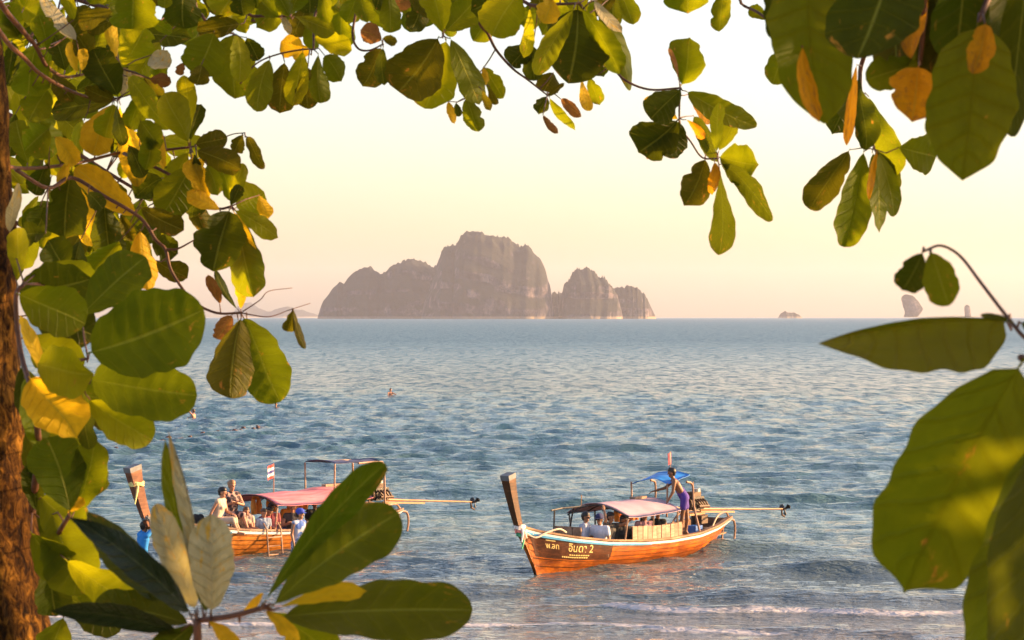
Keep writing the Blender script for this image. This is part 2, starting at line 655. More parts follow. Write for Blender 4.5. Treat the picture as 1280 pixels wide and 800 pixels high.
build_island([(762, 396.5), (765, 366), (769, 360), (777, 359), (790, 358.6), (798, 361), (805, 369), (810, 380), (815, 392), (818, 396.5)],
             7200, 130, 61, 'low flat-topped limestone rock at the right end of the islands', p=4.0, nx=120)
build_island([(676, 396.5), (682, 372), (689, 366), (697, 365), (704, 369), (712, 396.5)], 7050, 90, 66, 'low rocky saddle between the two tallest islands', p=3, nx=80, nt=50)
build_island([(972, 396.5), (976, 391.5), (981, 389), (986, 391), (992, 390.5), (998, 393), (1003, 396.5)], 9500, 80, 71, 'faint low island far out', p=3, nx=50, nt=30)
build_island([(285, 396.6), (296, 388), (304, 379), (311, 377), (322, 385), (334, 390), (352, 385), (362, 384), (378, 388), (392, 392), (404, 396.6)],
             15000, 500, 81, 'pale blue hills far away behind the leaves', p=2.2, nx=80, nt=40)


def build_stack(outline_l, outline_r, D, label, seed):
    """sea stack from left/right outlines (photo px), rings bottom to top"""
    nf = noise_fn(seed, 20, 0.5, 6.0, 2)
    rows = []
    n, m = 40, 28
    yl = np.array(outline_l, float)
    yr = np.array(outline_r, float)
    ys = np.linspace(HOR + 0.5, yl[:, 1].min(), n)
    xl = np.interp(ys, yl[::-1, 1], yl[::-1, 0]) if yl[0, 1] > yl[-1, 1] else np.interp(ys, yl[:, 1], yl[:, 0])
    xr = np.interp(ys, yr[::-1, 1], yr[::-1, 0]) if yr[0, 1] > yr[-1, 1] else np.interp(ys, yr[:, 1], yr[:, 0])
    for i in range(n):
        cx, hw = (xl[i] + xr[i]) / 2, max((xr[i] - xl[i]) / 2, 0.3)
        for k in range(m):
            a = 2 * np.pi * k / m
            q = 1 + 0.05 * nf(np.array(a * 1.0), np.array(i * 0.3))
            p = P(cx + hw * math.cos(a) * q, ys[i], D)
            p.y += hw / F * D * math.sin(a) * q * 0.8
            rows.append(p)
    f = []
    for i in range(n - 1):
        for k in range(m):
            f.append((i * m + k, i * m + (k + 1) % m, (i + 1) * m + (k + 1) % m, (i + 1) * m + k))
    f.append(tuple((n - 1) * m + k for k in range(m)))
    o = mesh_obj('island', rows, f, MAT_ROCK)
    tag(o, label=label, kind='structure')


build_stack([(1130, 397), (1130, 388), (1128, 381), (1125.5, 374), (1127, 370), (1131, 368)], [(1146, 397), (1151, 391), (1153.5, 386), (1148, 377), (1140, 369.5), (1134, 368)],
            8200, 'leaning sail-shaped rock stack far out at right', 91)
build_stack([(1206, 397), (1205, 388), (1206, 383), (1208, 381)], [(1214, 397), (1213.5, 388), (1212, 383), (1209.5, 381)], 9000, 'smallest distant rock stack at far right', 92)


# ------------------------------------------------------------------ sea haze
def build_haze():
    m, nt, b, out = node_mat('haze_air')
    nt.nodes.remove(b)
    v = nd(nt, 'ShaderNodeVolumePrincipled')
    v.inputs['Color'].default_value = (0.85, 0.86, 1.0, 1)
    v.inputs['Density'].default_value = HAZE
    v.inputs['Anisotropy'].default_value = 0.25
    nt.links.new(v.outputs[0], out.inputs['Volume'])
    mb = MB()
    mb.box((0, 8500, 180), (44000, 19000, 380))
    o = mb.build('haze', m)
    tag(o, kind='stuff', label='thin warm sea haze over the bay', cat='haze')


HAZE = 3.5e-5
build_haze()
# ------------------------------------------------------------------ boat materials
def wood_mat(name, dark, mid, light, rough=0.35, scale=1.0, coat=0.1, grime=0.8):
    m, nt, b, out = node_mat(name)
    L = nt.links
    tc = nd(nt, 'ShaderNodeTexCoord')
    oi = nd(nt, 'ShaderNodeObjectInfo')
    mp = nd(nt, 'ShaderNodeMapping')
    mp.inputs['Scale'].default_value = (0.9 * scale, 7.0 * scale, 11.0 * scale)
    L.new(tc.outputs['Object'], mp.inputs['Vector'])
    off = nd(nt, 'ShaderNodeVectorMath', operation='ADD')
    cmb = nd(nt, 'ShaderNodeCombineXYZ')
    mulr = nd(nt, 'ShaderNodeMath', operation='MULTIPLY')
    mulr.inputs[1].default_value = 37.0
    L.new(oi.outputs['Random'], mulr.inputs[0])
    for i in range(3):
        L.new(mulr.outputs[0], cmb.inputs[i])
    L.new(mp.outputs[0], off.inputs[0])
    L.new(cmb.outputs[0], off.inputs[1])
    nz = nd(nt, 'ShaderNodeTexNoise', Scale=1.6, Detail=7.0, Roughness=0.68, Distortion=0.6)
    L.new(off.outputs[0], nz.inputs['Vector'])
    r = ramp(nt, [(0.28, dark), (0.5, mid), (0.74, light)])
    L.new(nz.outputs['Fac'], r.inputs[0])
    # weather stains
    nz2 = nd(nt, 'ShaderNodeTexNoise', Scale=2.2, Detail=6.0, Roughness=0.7)
    L.new(tc.outputs['Object'], nz2.inputs['Vector'])
    st = ramp(nt, [(0.42, (0.45, 0.42, 0.42)), (0.62, (1, 1, 1))])
    L.new(nz2.outputs['Fac'], st.inputs[0])
    mx = nd(nt, 'ShaderNodeMix', data_type='RGBA', blend_type='MULTIPLY')
    mx.inputs[0].default_value = grime
    L.new(r.outputs[0], mx.inputs[6])
    L.new(st.outputs[0], mx.inputs[7])
    hs = nd(nt, 'ShaderNodeHueSaturation')
    mr = nd(nt, 'ShaderNodeMapRange')
    mr.inputs['To Min'].default_value = 0.78
    mr.inputs['To Max'].default_value = 1.22
    L.new(oi.outputs['Random'], mr.inputs['Value'])
    L.new(mr.outputs[0], hs.inputs['Value'])
    L.new(mx.outputs[2], hs.inputs['Color'])
    L.new(hs.outputs[0], b.inputs['Base Color'])
    b.inputs['Roughness'].default_value = rough
    b.inputs['Coat Weight'].default_value = coat
    b.inputs['Coat Roughness'].default_value = 0.35
    b.inputs['Specular IOR Level'].default_value = 0.3
    bp = nd(nt, 'ShaderNodeBump', Strength=0.25, Distance=0.01)
    L.new(nz.outputs['Fac'], bp.inputs['Height'])
    L.new(bp.outputs[0], b.inputs['Normal'])
    return m


M_HULL1 = wood_mat('varnished_hull_wood', (0.15, 0.030, 0.003), (0.42, 0.105, 0.006), (0.60, 0.20, 0.014))
M_HULL1B = wood_mat('dark_bow_wood', (0.030, 0.012, 0.006), (0.085, 0.028, 0.010), (0.16, 0.055, 0.018))
M_HULL2 = wood_mat('honey_hull_wood', (0.26, 0.08, 0.010), (0.52, 0.18, 0.022), (0.68, 0.28, 0.045))
M_PROW1 = wood_mat('dark_prow_wood', (0.035, 0.016, 0.008), (0.09, 0.036, 0.012), (0.18, 0.075, 0.025), scale=1.4)
M_PROW2 = wood_mat('red_prow_wood', (0.12, 0.04, 0.02), (0.24, 0.09, 0.045), (0.36, 0.16, 0.08), scale=1.4)
M_DECK = wood_mat('worn_deck_wood', (0.16, 0.08, 0.04), (0.30, 0.17, 0.09), (0.44, 0.28, 0.16), rough=0.6, coat=0.0)
M_PALE = wood_mat('bleached_boards', (0.26, 0.14, 0.085), (0.42, 0.26, 0.17), (0.56, 0.38, 0.27), rough=0.55, coat=0.0)
M_WHITEP = simple_mat('white_rail_paint', (0.74, 0.73, 0.70), 0.45, 0.12, 5.0)
M_BLUEP = simple_mat('blue_rail_paint', (0.10, 0.36, 0.62), 0.45, 0.2, 5.0)
M_GREY = simple_mat('grey_prow_cap', (0.11, 0.12, 0.14), 0.5, 0.3, 9.0)
M_ROOF1 = simple_mat('faded_pink_canvas', (0.46, 0.31, 0.36), 0.75, 0.16, 3.0, bump=0.3)
M_ROOF2 = simple_mat('red_pink_canvas', (0.58, 0.19, 0.22), 0.75, 0.45, 2.2, bump=0.4, stretch=(0.6, 3.5, 1.0))
M_BLUET = simple_mat('blue_tarpaulin', (0.015, 0.20, 0.62), 0.5, 0.25, 3.0, bump=0.3)
M_DARKT = simple_mat('dark_blue_tarpaulin', (0.05, 0.055, 0.12), 0.6, 0.4, 4.0, bump=0.3)
M_POST = simple_mat('rusty_steel_tube', (0.30, 0.17, 0.11), 0.5, 0.4, 14.0)
M_DPOST = simple_mat('dark_steel_tube', (0.035, 0.03, 0.028), 0.45, 0.4, 14.0)
M_ENG = simple_mat('oily_engine_iron', (0.035, 0.03, 0.028), 0.4, 0.6, 16.0, metallic=0.3)
M_RUST = simple_mat('rusty_engine_iron', (0.075, 0.038, 0.02), 0.6, 0.5, 16.0, metallic=0.2)
M_SHAFT = simple_mat('ochre_painted_shaft', (0.30, 0.14, 0.045), 0.5, 0.3, 10.0)
M_STEEL = simple_mat('dull_steel', (0.45, 0.43, 0.40), 0.4, 0.3, 12.0, metallic=0.8)
M_GOLD = simple_mat('gold_sign_paint', (0.82, 0.62, 0.22), 0.5, 0.15, 12.0)
M_SASHW = simple_mat('white_sash_cloth', (0.78, 0.70, 0.66), 0.8, 0.15, 12.0)
M_SASHP = simple_mat('pink_sash_cloth', (0.80, 0.26, 0.22), 0.8, 0.2, 12.0)
M_SASHG = simple_mat('green_sash_cloth', (0.10, 0.42, 0.22), 0.8, 0.2, 12.0)
M_SASHY = simple_mat('yellow_sash_cloth', (0.72, 0.62, 0.25), 0.8, 0.2, 12.0)
M_ROPE = simple_mat('pale_rope', (0.62, 0.46, 0.36), 0.8, 0.3, 30.0)
M_BLUEBOX = simple_mat('blue_plastic', (0.03, 0.13, 0.42), 0.4, 0.2, 6.0)
M_ORANGE = simple_mat('orange_cloth', (0.80, 0.30, 0.05), 0.8, 0.2, 9.0)
M_FLAGR = simple_mat('red_flag_cloth', (0.62, 0.07, 0.06), 0.8, 0.2, 9.0)
M_FLAGB = simple_mat('navy_flag_cloth', (0.07, 0.07, 0.26), 0.8, 0.2, 9.0)
M_INSIDE = wood_mat('bare_inner_wood', (0.10, 0.045, 0.02), (0.22, 0.11, 0.05), (0.34, 0.19, 0.09), rough=0.6, coat=0.0)

# hull frame: s = metres aft of the bow waterline, y = to port, z = up
S_A, S_F = 8.25, -0.62     # aft and fore ends at the rail


def rail_z(s):
    return np.interp(s, [-0.7, 0.0, 0.9, 2.0, 3.2, 4.5, 6.0, 7.2, 8.25], [1.12, 0.93, 0.76, 0.61, 0.52, 0.48, 0.50, 0.60, 0.74])


def half_beam(s):
    return np.interp(s, [-0.7, -0.3, 0.0, 0.5, 1.2, 2.2, 3.4, 4.6, 5.8, 7.0, 7.8, 8.25], [0.03, 0.10, 0.20, 0.38, 0.58, 0.78, 0.90, 0.92, 0.87, 0.70, 0.52, 0.40])


def hull_pt(s, t, side=1, off=0.0):
    """point on the hull skin; t=0 rail, t=1 keel; the ends rake in toward the keel"""
    zt = float(rail_z(s))
    zb = -0.26
    z = zt + (zb - zt) * t
    # stem rakes: lower points sit further aft at the bow, further forward at the stern
    bow = max(0.0, 1 - (s - S_F) / 1.6)
    st = max(0.0, 1 - (S_A - s) / 2.0)
    ss = s + bow * 0.75 * (t ** 0.9) - st * 1.15 * (t ** 0.8)
    hb = float(half_beam(s)) * (1 - 0.62 * t ** 2.4 - 0.15 * t)
    hb = max(hb, 0.012)
    return Vector((-ss, side * (hb + off), z))


def ship(root, parts, mats):
    pass


def strip(mb, srange, t0, t1, side, off0, off1, n=34, thick=0.02, nt=2):
    """a plank following the hull between two girth positions"""
    rows = []
    ss = np.linspace(srange[0], srange[1], n)
    ts = np.linspace(t0, t1, nt + 1)
    vs_, fs = [], []
    for s in ss:
        for j, t in enumerate(ts):
            o = off0 + (off1 - off0) * j / nt
            vs_.append(hull_pt(s, t, side, o))
        for j, t in enumerate(ts):
            o = off0 + (off1 - off0) * j / nt
            vs_.append(hull_pt(s, t, side, o - thick))
    k = 2 * (nt + 1)
    for i in range(n - 1):
        a, b = i * k, (i + 1) * k
        for j in range(nt):
            fs.append((a + j, b + j, b + j + 1, a + j + 1))
            fs.append((a + nt + 1 + j, a + nt + 2 + j, b + nt + 2 + j, b + nt + 1 + j))
        fs.append((a, a + nt + 1, b + nt + 1, b))
        fs.append((a + nt, b + nt, b + 2 * nt + 1, a + 2 * nt + 1))
    mb.add(vs_, fs)


def arch_roof(name, parent, mat, s0, s1, hw, zr, ze, skew=0.0, n=16, ns=18, sag=0.012, thick=0.012, rise=0.0):
    """arched awning: ridge height zr, eaves height ze, half width hw"""
    vs_, fs = [], []
    nf = noise_fn(int(s0 * 100) + 3, 14, 2.0, 9.0)
    for lay in (0, 1):
        for i in range(ns):
            s = s0 + (s1 - s0) * i / (ns - 1)
            for j in range(n):
                v = -1 + 2 * j / (n - 1)
                z = ze + (zr - ze) * (1 - abs(v) ** 2.0) - lay * thick
                z += rise * (i / (ns - 1) - 0.5)
                z += sag * float(nf(np.array(s), np.array(v))) - 0.03 * math.sin(math.pi * ((s - s0) / (s1 - s0) * 3 % 1)) * (1 - abs(v) * 0.5)
                vs_.append(Vector((-(s + skew * v), v * hw, z)))
    q = ns * n
    for i in range(ns - 1):
        for j in range(n - 1):
            a = i * n + j
            fs.append((a, a + 1, a + n + 1, a + n))
            fs.append((q + a, q + a + n, q + a + n + 1, q + a + 1))
    for i in range(ns - 1):
        for j in (0, n - 1):
            a = i * n + j
            fs.append((a, a + n, q + a + n, q + a))
    for j in range(n - 1):
        for i in (0, ns - 1):
            a = i * n + j
            fs.append((a, q + a, q + a + 1, a + 1))
    return mesh_obj(name, vs_, fs, mat, parent)


def hull_text(txt, root, s_start, t_base, size, mat, name='lettering', lean=0.0):
    """lettering painted on the port bow, following the planking"""
    cu = bpy.data.curves.new('txt', 'FONT')
    cu.body = txt
    cu.size = 1.0
    cu.resolution_u = 2
    tmp = bpy.data.objects.new('txt', cu)
    COL.objects.link(tmp)
    dg = bpy.context.evaluated_depsgraph_get()
    me = bpy.data.meshes.new_from_object(tmp.evaluated_get(dg))
    bpy.data.objects.remove(tmp)
    bpy.data.curves.remove(cu)
    for v in me.vertices:
        x, y = v.co.x * size, v.co.y * size
        s = s_start + x
        zt = float(rail_z(s))
        t = t_base - y / (zt + 0.26)
        v.co = hull_pt(s, t, 1, 0.026)
    o = link(name, me, mat, root)
    return o


def flag(parent, name, base, h, mats, w=0.16, fh=0.22):
    pole = MB().tube([base, Vector(base) + Vector((0, 0, h))], 0.014, 6).build('flag_pole', M_POST, parent)
    n = len(mats)
    for i, m in enumerate(mats):
        z0 = h - fh * i / n
        z1 = h - fh * (i + 1) / n
        vs_, fs = [], []
        for k in range(5):
            x = -w * k / 4
            y = 0.03 * math.sin(k * 1.6)
            vs_ += [Vector(base) + Vector((x, y, z0 - 0.02 * k)), Vector(base) + Vector((x, y + 0.01, z1 - 0.02 * k))]
        for k in range(4):
            fs.append((2 * k, 2 * k + 2, 2 * k + 3, 2 * k + 1))
        mesh_obj(name, vs_, fs, m, pole)


def build_boat(kind):
    one = kind == 1
    root = empty('longtail_boat')
    # heading: bow waterline point and axis
    if one:
        bx, by = 668, 716
        d = water_d(by)
        bow = Vector(((bx - 640) / F * d, d, 0.0))
        hd = Vector((-0.59, -0.807, 0)).normalized()
    else:
        bx, by = 206, 700
        d = water_d(by)
        bow = Vector(((bx - 640) / F * d, d, 0.0))
        hd = Vector((-0.64, -0.768, 0)).normalized()
    root.location = bow
    root.rotation_euler = (0, 0, math.atan2(hd.y, hd.x))
    MH = M_HULL1 if one else M_HULL2
    # hull skin
    hull = empty('hull')
    hull.parent = root
    ns, nt = 46, 12
    for nm, mat, off in (('hull_shell', M_HULL1B, 0.0), ('hull_lining', M_INSIDE, -0.06)):
        vs_, fs = [], []
        for side in (1, -1):
            base = len(vs_)
            for i in range(ns):
                s = S_F + (S_A - S_F) * i / (ns - 1)
                for j in range(nt):
                    vs_.append(hull_pt(s, j / (nt - 1), side, off if float(half_beam(s)) > 0.15 else min(off, 0) * 0.1))
            for i in range(ns - 1):
                for j in range(nt - 1):
                    a = base + i * nt + j
                    q = (a, a + 1, a + nt + 1, a + nt)
                    fs.append(q if side == 1 else q[::-1])
        # transom
        b2 = ns * nt
        for j in range(nt - 1):
            a = (ns - 1) * nt + j
            fs.append((a, a + 1, b2 + a + 1, b2 + a))
        mesh_obj(nm, vs_, fs, mat, hull)
    # planks: six strakes a side, each lapping a little proud of the next
    edges = [0.0, 0.135, 0.27, 0.40, 0.53, 0.68, 0.97]
    for side in (1, -1):
        for k in range(6):
            mb = MB()
            strip(mb, (S_F + 0.03, S_A), edges[k] + 0.009, edges[k + 1] - 0.009, side, 0.014, 0.024, thick=0.02)
            mat = MH
            if one and k < 2:
                mat = MH
            mb.build('plank', mat, hull)
    if one:   # dark stained name panel at the port bow
        mb = MB()
        strip(mb, (-0.42, 2.15), 0.085, 0.50, 1, 0.0255, 0.0255, thick=0.004, nt=6)
        mb.build('name_panel', M_HULL1B, root)
    # gunwale: timber rail, white and blue stripes below it
    for side in (1, -1):
        mb = MB()
        rows = []
        for i in range(50):
            s = S_F + (S_A - S_F) * i / 49
            p = hull_pt(s, 0, side, 0.0)
            rows.append((p + Vector((0, side * 0.05, 0.02)), p + Vector((0, -side * 0.09, 0.02)), p + Vector((0, -side * 0.09, 0.065)), p + Vector((0, side * 0.05, 0.065))))
        vs_ = [v for r in rows for v in r]
        fs = []
        for i in range(49):
            for k in range(4):
                fs.append((i * 4 + k, i * 4 + (k + 1) % 4, i * 4 + 4 + (k + 1) % 4, i * 4 + 4 + k))
        fs += [(0, 1, 2, 3), (196, 197, 198, 199)]
        rail = mesh_obj('gunwale', vs_, fs, M_DECK if one else M_PALE, root, smooth=False)
        mb = MB()
        strip(mb, (S_F + 0.02, S_A), 0.0, 0.075, side, 0.060, 0.056, thick=0.04, n=50, nt=1)
        mb.build('rail_stripe', M_WHITEP, rail)
        mb = MB()
        strip(mb, (S_F + 0.02, 3.6 if one else 1.6), 0.04, 0.09, side, 0.064, 0.060, thick=0.04, n=30, nt=1)
        mb.build('rail_stripe', M_BLUEP, rail)
    # stem post and tall raked prow
    def box_path(name, pts, mat, parent):
        """pts: (s, z, fore-aft width, athwart width)"""
        vs_, fs = [], []
        for i, (s, z, wa, wb) in enumerate(pts):
            p0 = Vector((-pts[max(i - 1, 0)][0], 0, pts[max(i - 1, 0)][1]))
            p1 = Vector((-pts[min(i + 1, len(pts) - 1)][0], 0, pts[min(i + 1, len(pts) - 1)][1]))
            tdir = (p1 - p0).normalized()
            n_ = Vector((tdir.z, 0, -tdir.x))
            c = Vector((-s, 0, z))
            for (a, b) in ((1, -1), (1, 1), (-1, 1), (-1, -1)):
                vs_.append(c + n_ * (a * wa / 2) + Vector((0, b * wb / 2, 0)))
        for i in range(len(pts) - 1):
            for k in range(4):
                fs.append((i * 4 + k, i * 4 + (k + 1) % 4, i * 4 + 4 + (k + 1) % 4, i * 4 + 4 + k))
        fs += [(3, 2, 1, 0), tuple(len(pts) * 4 - 4 + k for k in range(4))]
        return mesh_obj(name, vs_, fs, mat, parent, smooth=False)
    box_path('stem_post', [(0.33, -0.3, 0.14, 0.08), (0.12, 0.0, 0.14, 0.09), (-0.2, 0.5, 0.15, 0.10), (-0.5, 0.95, 0.17, 0.12), (-0.62, 1.12, 0.18, 0.13)],
             M_HULL1 if one else M_HULL2, root)
    pw = 0.74 if one else 1.0
    pm = M_PROW1 if one else M_PROW2
    prow = box_path('prow', [(-0.50, 0.90, 0.19 * pw, 0.12), (-0.64, 1.15, 0.21 * pw, 0.14), (-0.80, 1.55, 0.25 * pw, 0.17), (-0.94, 1.95, 0.30 * pw, 0.20), (-1.03, 2.28, 0.36 * pw, 0.23)], pm, root)
    box_path('prow_cap', [(-1.025, 2.25, 0.375 * pw, 0.245), (-1.055, 2.37, 0.385 * pw, 0.25)], M_GREY, prow)
    # cloth sashes round the prow
    def sash(zc, r0, mat, tail, seed, name='sash'):
        mb = MB()
        rr = random.Random(seed)
        sc = -0.5 - (zc - 0.9) * 0.42
        for q in range(3):
            pts = []
            for k in range(13):
                a = 2 * math.pi * k / 12
                pts.append(Vector((-sc + r0 * math.cos(a), (r0 * 0.72) * math.sin(a), zc + 0.03 * q + 0.02 * math.sin(3 * a + seed + q))))
            mb.tube(pts, 0.024, 6, caps=False)
        for (dx, dz) in tail:
            p0 = Vector((-sc + 0.05, 0.11, zc))
            mb.tube([p0, p0 + Vector((dx * 0.4, 0.04, dz * 0.3)), p0 + Vector((dx, 0.05, dz))], [0.03, 0.028, 0.016], 6)
        mb.build(name, mat, root)
    if one:
        sash(1.00, 0.15, M_SASHP, [(0.05, -0.28)], 1)
        sash(1.08, 0.15, M_SASHW, [(-0.1, -0.22), (0.1, -0.3)], 2)
        sash(0.92, 0.14, M_SASHG, [(0.16, -0.30)], 3)
        # mooring line thrown over the bow rail
        rp = MB()
        pts = [Vector((0.55, 0.14, 0.98)), Vector((0.3, 0.25, 0.86)), Vector((0.0, 0.33, 0.95)), Vector((-0.4, 0.42, 1.02)), Vector((-0.7, 0.42, 0.92))]
        rp.tube([Vector(p) for p in catmull(pts, 5)], 0.022, 6)
        for q in range(0):
            rp.tube([Vector(p) for p in catmull([Vector((-0.2 - .2 * q, 0.1, 1.0)), Vector((-0.35 - .2 * q, -0.1, 1.17)), Vector((-0.5 - .2 * q, 0.12, 1.12)), Vector((-0.45 - .2 * q, 0.2, 0.95))], 5)], 0.018, 6)
        rp.build('mooring_rope', M_ROPE, root)
    else:
        sash(1.9, 0.19, M_SASHY, [(0.14, -0.45)], 4)
        sash(1.05, 0.15, M_GREY, [(0.0, -0.2)], 5)
    # decks and thwarts
    def deck(s0, s1, z, mat, name, nb):
        for k in range(nb):
            a = s0 + (s1 - s0) * k / nb
            b = s0 + (s1 - s0) * (k + 1) / nb - 0.012
            vs_ = []
            for s in (a, b):
                tt = max(0.0, (float(rail_z(s)) - z + 0.03) / (float(rail_z(s)) + 0.26))
                hb = max(0.03, float(half_beam(s)) * (1 - 0.62 * tt ** 2.4 - 0.15 * tt) - 0.07)
                for zz in (z, z - 0.03):
                    zz = min(zz, float(rail_z(s)) - 0.03)
                    vs_ += [Vector((-s, hb, zz)), Vector((-s, -hb, zz))]
            mesh_obj(name, vs_, [(0, 4, 5, 1), (2, 3, 7, 6), (0, 2, 6, 4), (1, 5, 7, 3), (0, 1, 3, 2), (4, 6, 7, 5)], mat, root, smooth=False)
    deck(-0.2, 1.35 if one else 2.3, 0.62 if one else 0.58, M_DECK, 'deck_board', 6)
    deck(1.35 if one else 2.3, 6.3, 0.06, M_INSIDE, 'floor_board', 12)
    deck(6.3, 8.2, 0.38, M_DECK, 'deck_board', 6)
    for s in ((2.0, 2.9, 3.8, 4.7) if one else (2.6, 3.4, 4.2, 5.0)):
        deck(s, s + 0.3, 0.33, M_DECK, 'thwart', 1)
    # awning over the cabin
    if one:
        rs0, rs1, hw, zr, ze = 2.62, 4.98, 0.92, 1.46, 1.18
        roof = arch_roof('canopy_roof', root, M_ROOF1, rs0, rs1, hw, zr, ze)
    else:
        rs0, rs1, hw, zr, ze = 2.95, 6.5, 0.95, 1.48, 1.20
        roof = arch_roof('canopy_roof', root, M_ROOF2, rs0, rs1, hw, zr, ze, sag=0.02)
    for s in (rs0 + 0.05, (rs0 + rs1) / 2, rs1 - 0.08):
        for side in (1, -1):
            MB().tube([Vector((-s, side * (float(half_beam(s)) - 0.06), float(rail_z(s)) - 0.05)), Vector((-s, side * (hw - 0.05), ze + 0.0))], 0.022, 7).build(
                'canopy_post', M_PALE if side == 1 else M_DPOST, root)
    # battens under the roof
    for s in np.linspace(rs0 + 0.03, rs1 - 0.03, 4):
        pts = [Vector((-s, v * hw * 0.98, ze + (zr - ze) * (1 - v * v) - 0.045)) for v in np.linspace(-1, 1, 13)]
        MB().tube(pts, 0.016, 6).build('roof_batten', M_DPOST, roof)
    # bare bow frame ahead of the roof
    if one:
        f0, f1 = 1.55, rs0
        zf = 1.37
        for side in (1, -1):
            y0 = side * (float(half_beam(f0)) - 0.12)
            if side == -1:
                MB().tube([Vector((-(f0 - 0.12), y0, zf - 0.03)), Vector((-f0 - 0.3, y0 * 0.95, zf)), Vector((-f1 - 0.1, -0.25, zf + 0.02))], 0.024, 7).build('frame_rail', M_DPOST, root)
                for s in (f0, 2.35):
                    MB().tube([Vector((-s, side * (float(half_beam(s)) - 0.1), float(rail_z(s)) - 0.1)), Vector((-s, y0 * 0.97, zf - 0.01))], 0.022, 7).build('frame_post', M_DPOST, root)
        MB().tube([Vector((-rs0, 0.05, zr - 0.03)), Vector((-rs0 + 0.1, 0.5, zr - 0.1)), Vector((-rs0, hw, ze))], 0.022, 7).build('frame_rail', M_DPOST, root)
        # pale seat back at the front
        for k in range(3):
            MB().box((-1.62, -0.42 + 0.26 * k, 0.76), (0.04, 0.24, 0.40)).build('seat_board', M_PALE, root)
        MB().tube([Vector((-2.45, -0.35, 1.36)), Vector((-2.45, -0.35, 1.66))], 0.013, 6).build('lamp_mast', M_SHAFT, root)
    # cabin side boards above the rail (port and starboard)
    p0, p1 = (2.95, 5.15) if one else (3.3, 3.35)
    if one:
        nb = 11
        for side in (1,):
            for k in range(nb):
                a = p0 + (p1 - p0) * k / nb
                b = p0 + (p1 - p0) * (k + 1) / nb - 0.02
                mb = MB()
                vs_ = []
                jz = random.uniform(-0.012, 0.012)
                jy = random.uniform(-0.006, 0.006)
                for s in (a, b):
                    hb = float(half_beam(s)) - 0.03
                    for (yy, zz) in ((hb + jy, 0.0), (hb + jy, 0.34 + jz), (hb + jy - 0.025, 0.34 + jz), (hb + jy - 0.025, 0.0)):
                        vs_.append(Vector((-s, side * yy, float(rail_z(s)) + 0.05 + zz)))
                mb.add(vs_, [(0, 1, 2, 3), (4, 7, 6, 5), (0, 4, 5, 1), (1, 5, 6, 2), (2, 6, 7, 3), (3, 7, 4, 0)])
                mb.build('side_board', M_PALE, root)
    # stern frame with its own small awning
    if one:
        b0, b1, bw, bz = 4.95, 6.0, 0.54, 2.0
        top = arch_roof('stern_awning', root, M_BLUET, b0, b1, bw, bz, bz - 0.10, n=12, ns=12, sag=0.02, rise=0.17)
    else:
        b0, b1, bw, bz = 5.45, 7.2, 0.55, 2.2
        top = arch_roof('stern_awning', root, M_DARKT, b0, b1, bw, bz, bz - 0.07, n=12, ns=12, sag=0.02)
    ez = bz - (0.16 if one else 0.07)
    for side in (1, -1):
        MB().tube([Vector((-b0, side * bw, ez)), Vector((-b0, side * (bw - 0.02), 1.0 if one else 1.2))], 0.024, 7).build('awning_post', M_POST, root)
        q = catmull([Vector((-(b0 + 0.9), side * bw, ez - 0.02)), Vector((-(b1 - 0.1), side * bw, ez - 0.02)), Vector((-(b1 + 0.1), side * (bw + 0.02), ez - 0.12)), Vector((-(b1 + 0.12), side * (bw + 0.05), 1.2)),
                     Vector((-(b1 + 0.12), side * (float(half_beam(b1)) - 0.06), 0.5))], 6)
        MB().tube([Vector(p) for p in q], 0.028, 8).build('awning_post', M_POST, root)
    if one:
        flag(root, 'pennant', (-6.1, -0.1, bz - 0.05), 0.62, [M_SASHP], w=-0.12, fh=0.3)
        MB().tube([Vector((-6.95, 0.05, 1.0)), Vector((-6.95, 0.05, 1.75))], 0.022, 6).build('exhaust_pipe', M_POST, root)
        MB().box((-4.6, -0.1, 1.47), (0.55, 0.16, 0.07)).build('roof_plank', M_PALE, root)
    else:
        flag(root, 'national_flag', (-3.75, 0.0, zr - 0.05), 0.78, [M_FLAGR, M_WHITEP, M_FLAGB, M_WHITEP, M_FLAGR], w=-0.22, fh=0.36)
        MB().box((-6.0, -0.1, 1.52), (0.6, 0.16, 0.07)).build('roof_plank', M_PALE, root)
    # tailor-made engine: truck block on a swivel post, long tail shaft
    e = empty('engine')
    e.parent = root
    c = Vector((-7.05 if one else -7.7, 0.0, 1.08))
    MB().box(c + Vector((0, 0, 0.12)), (0.50, 0.34, 0.34)).build('engine_block', M_ENG, e)
    MB().box(c + Vector((0.02, 0, 0.35)), (0.42, 0.22, 0.12)).build('valve_cover', M_RUST, e)
    MB().tube([c + Vector((0.12, 0.15, 0.42)), c + Vector((0.12, 0.15, 0.50))], 0.11, 14).build('air_filter', M_STEEL, e)
    MB().tube([c + Vector((0.27, 0, 0.10)), c + Vector((0.34, 0, 0.10))], 0.17, 18).build('flywheel', M_RUST, e)
    MB().tube([c + Vector((0.37, 0.0, 0.28)), c + Vector((0.42, 0.0, 0.28))], 0.10, 14).build('fan_pulley', M_STEEL, e)
    mb = MB()
    for k in range(4):
        mb.tube([c + Vector((0.18 - 0.12 * k, 0.17, 0.22)), c + Vector((0.18 - 0.12 * k, 0.26, 0.16)), c + Vector((0.05 - 0.1 * k, 0.28, 0.05))], 0.028, 7)
    mb.tube([c + Vector((0.2, 0.28, 0.05)), c + Vector((-0.3, 0.28, 0.03))], 0.04, 8)
    mb.build('exhaust_manifold', M_RUST, e)
    MB().box(c + Vector((0.05, 0, -0.16)), (0.75, 0.30, 0.05)).build('engine_cradle', M_SHAFT, e)
    MB().tube([c + Vector((0, 0, -0.16)), c + Vector((0, 0, -0.62))], 0.07, 10).build('swivel_post', M_ENG, e)
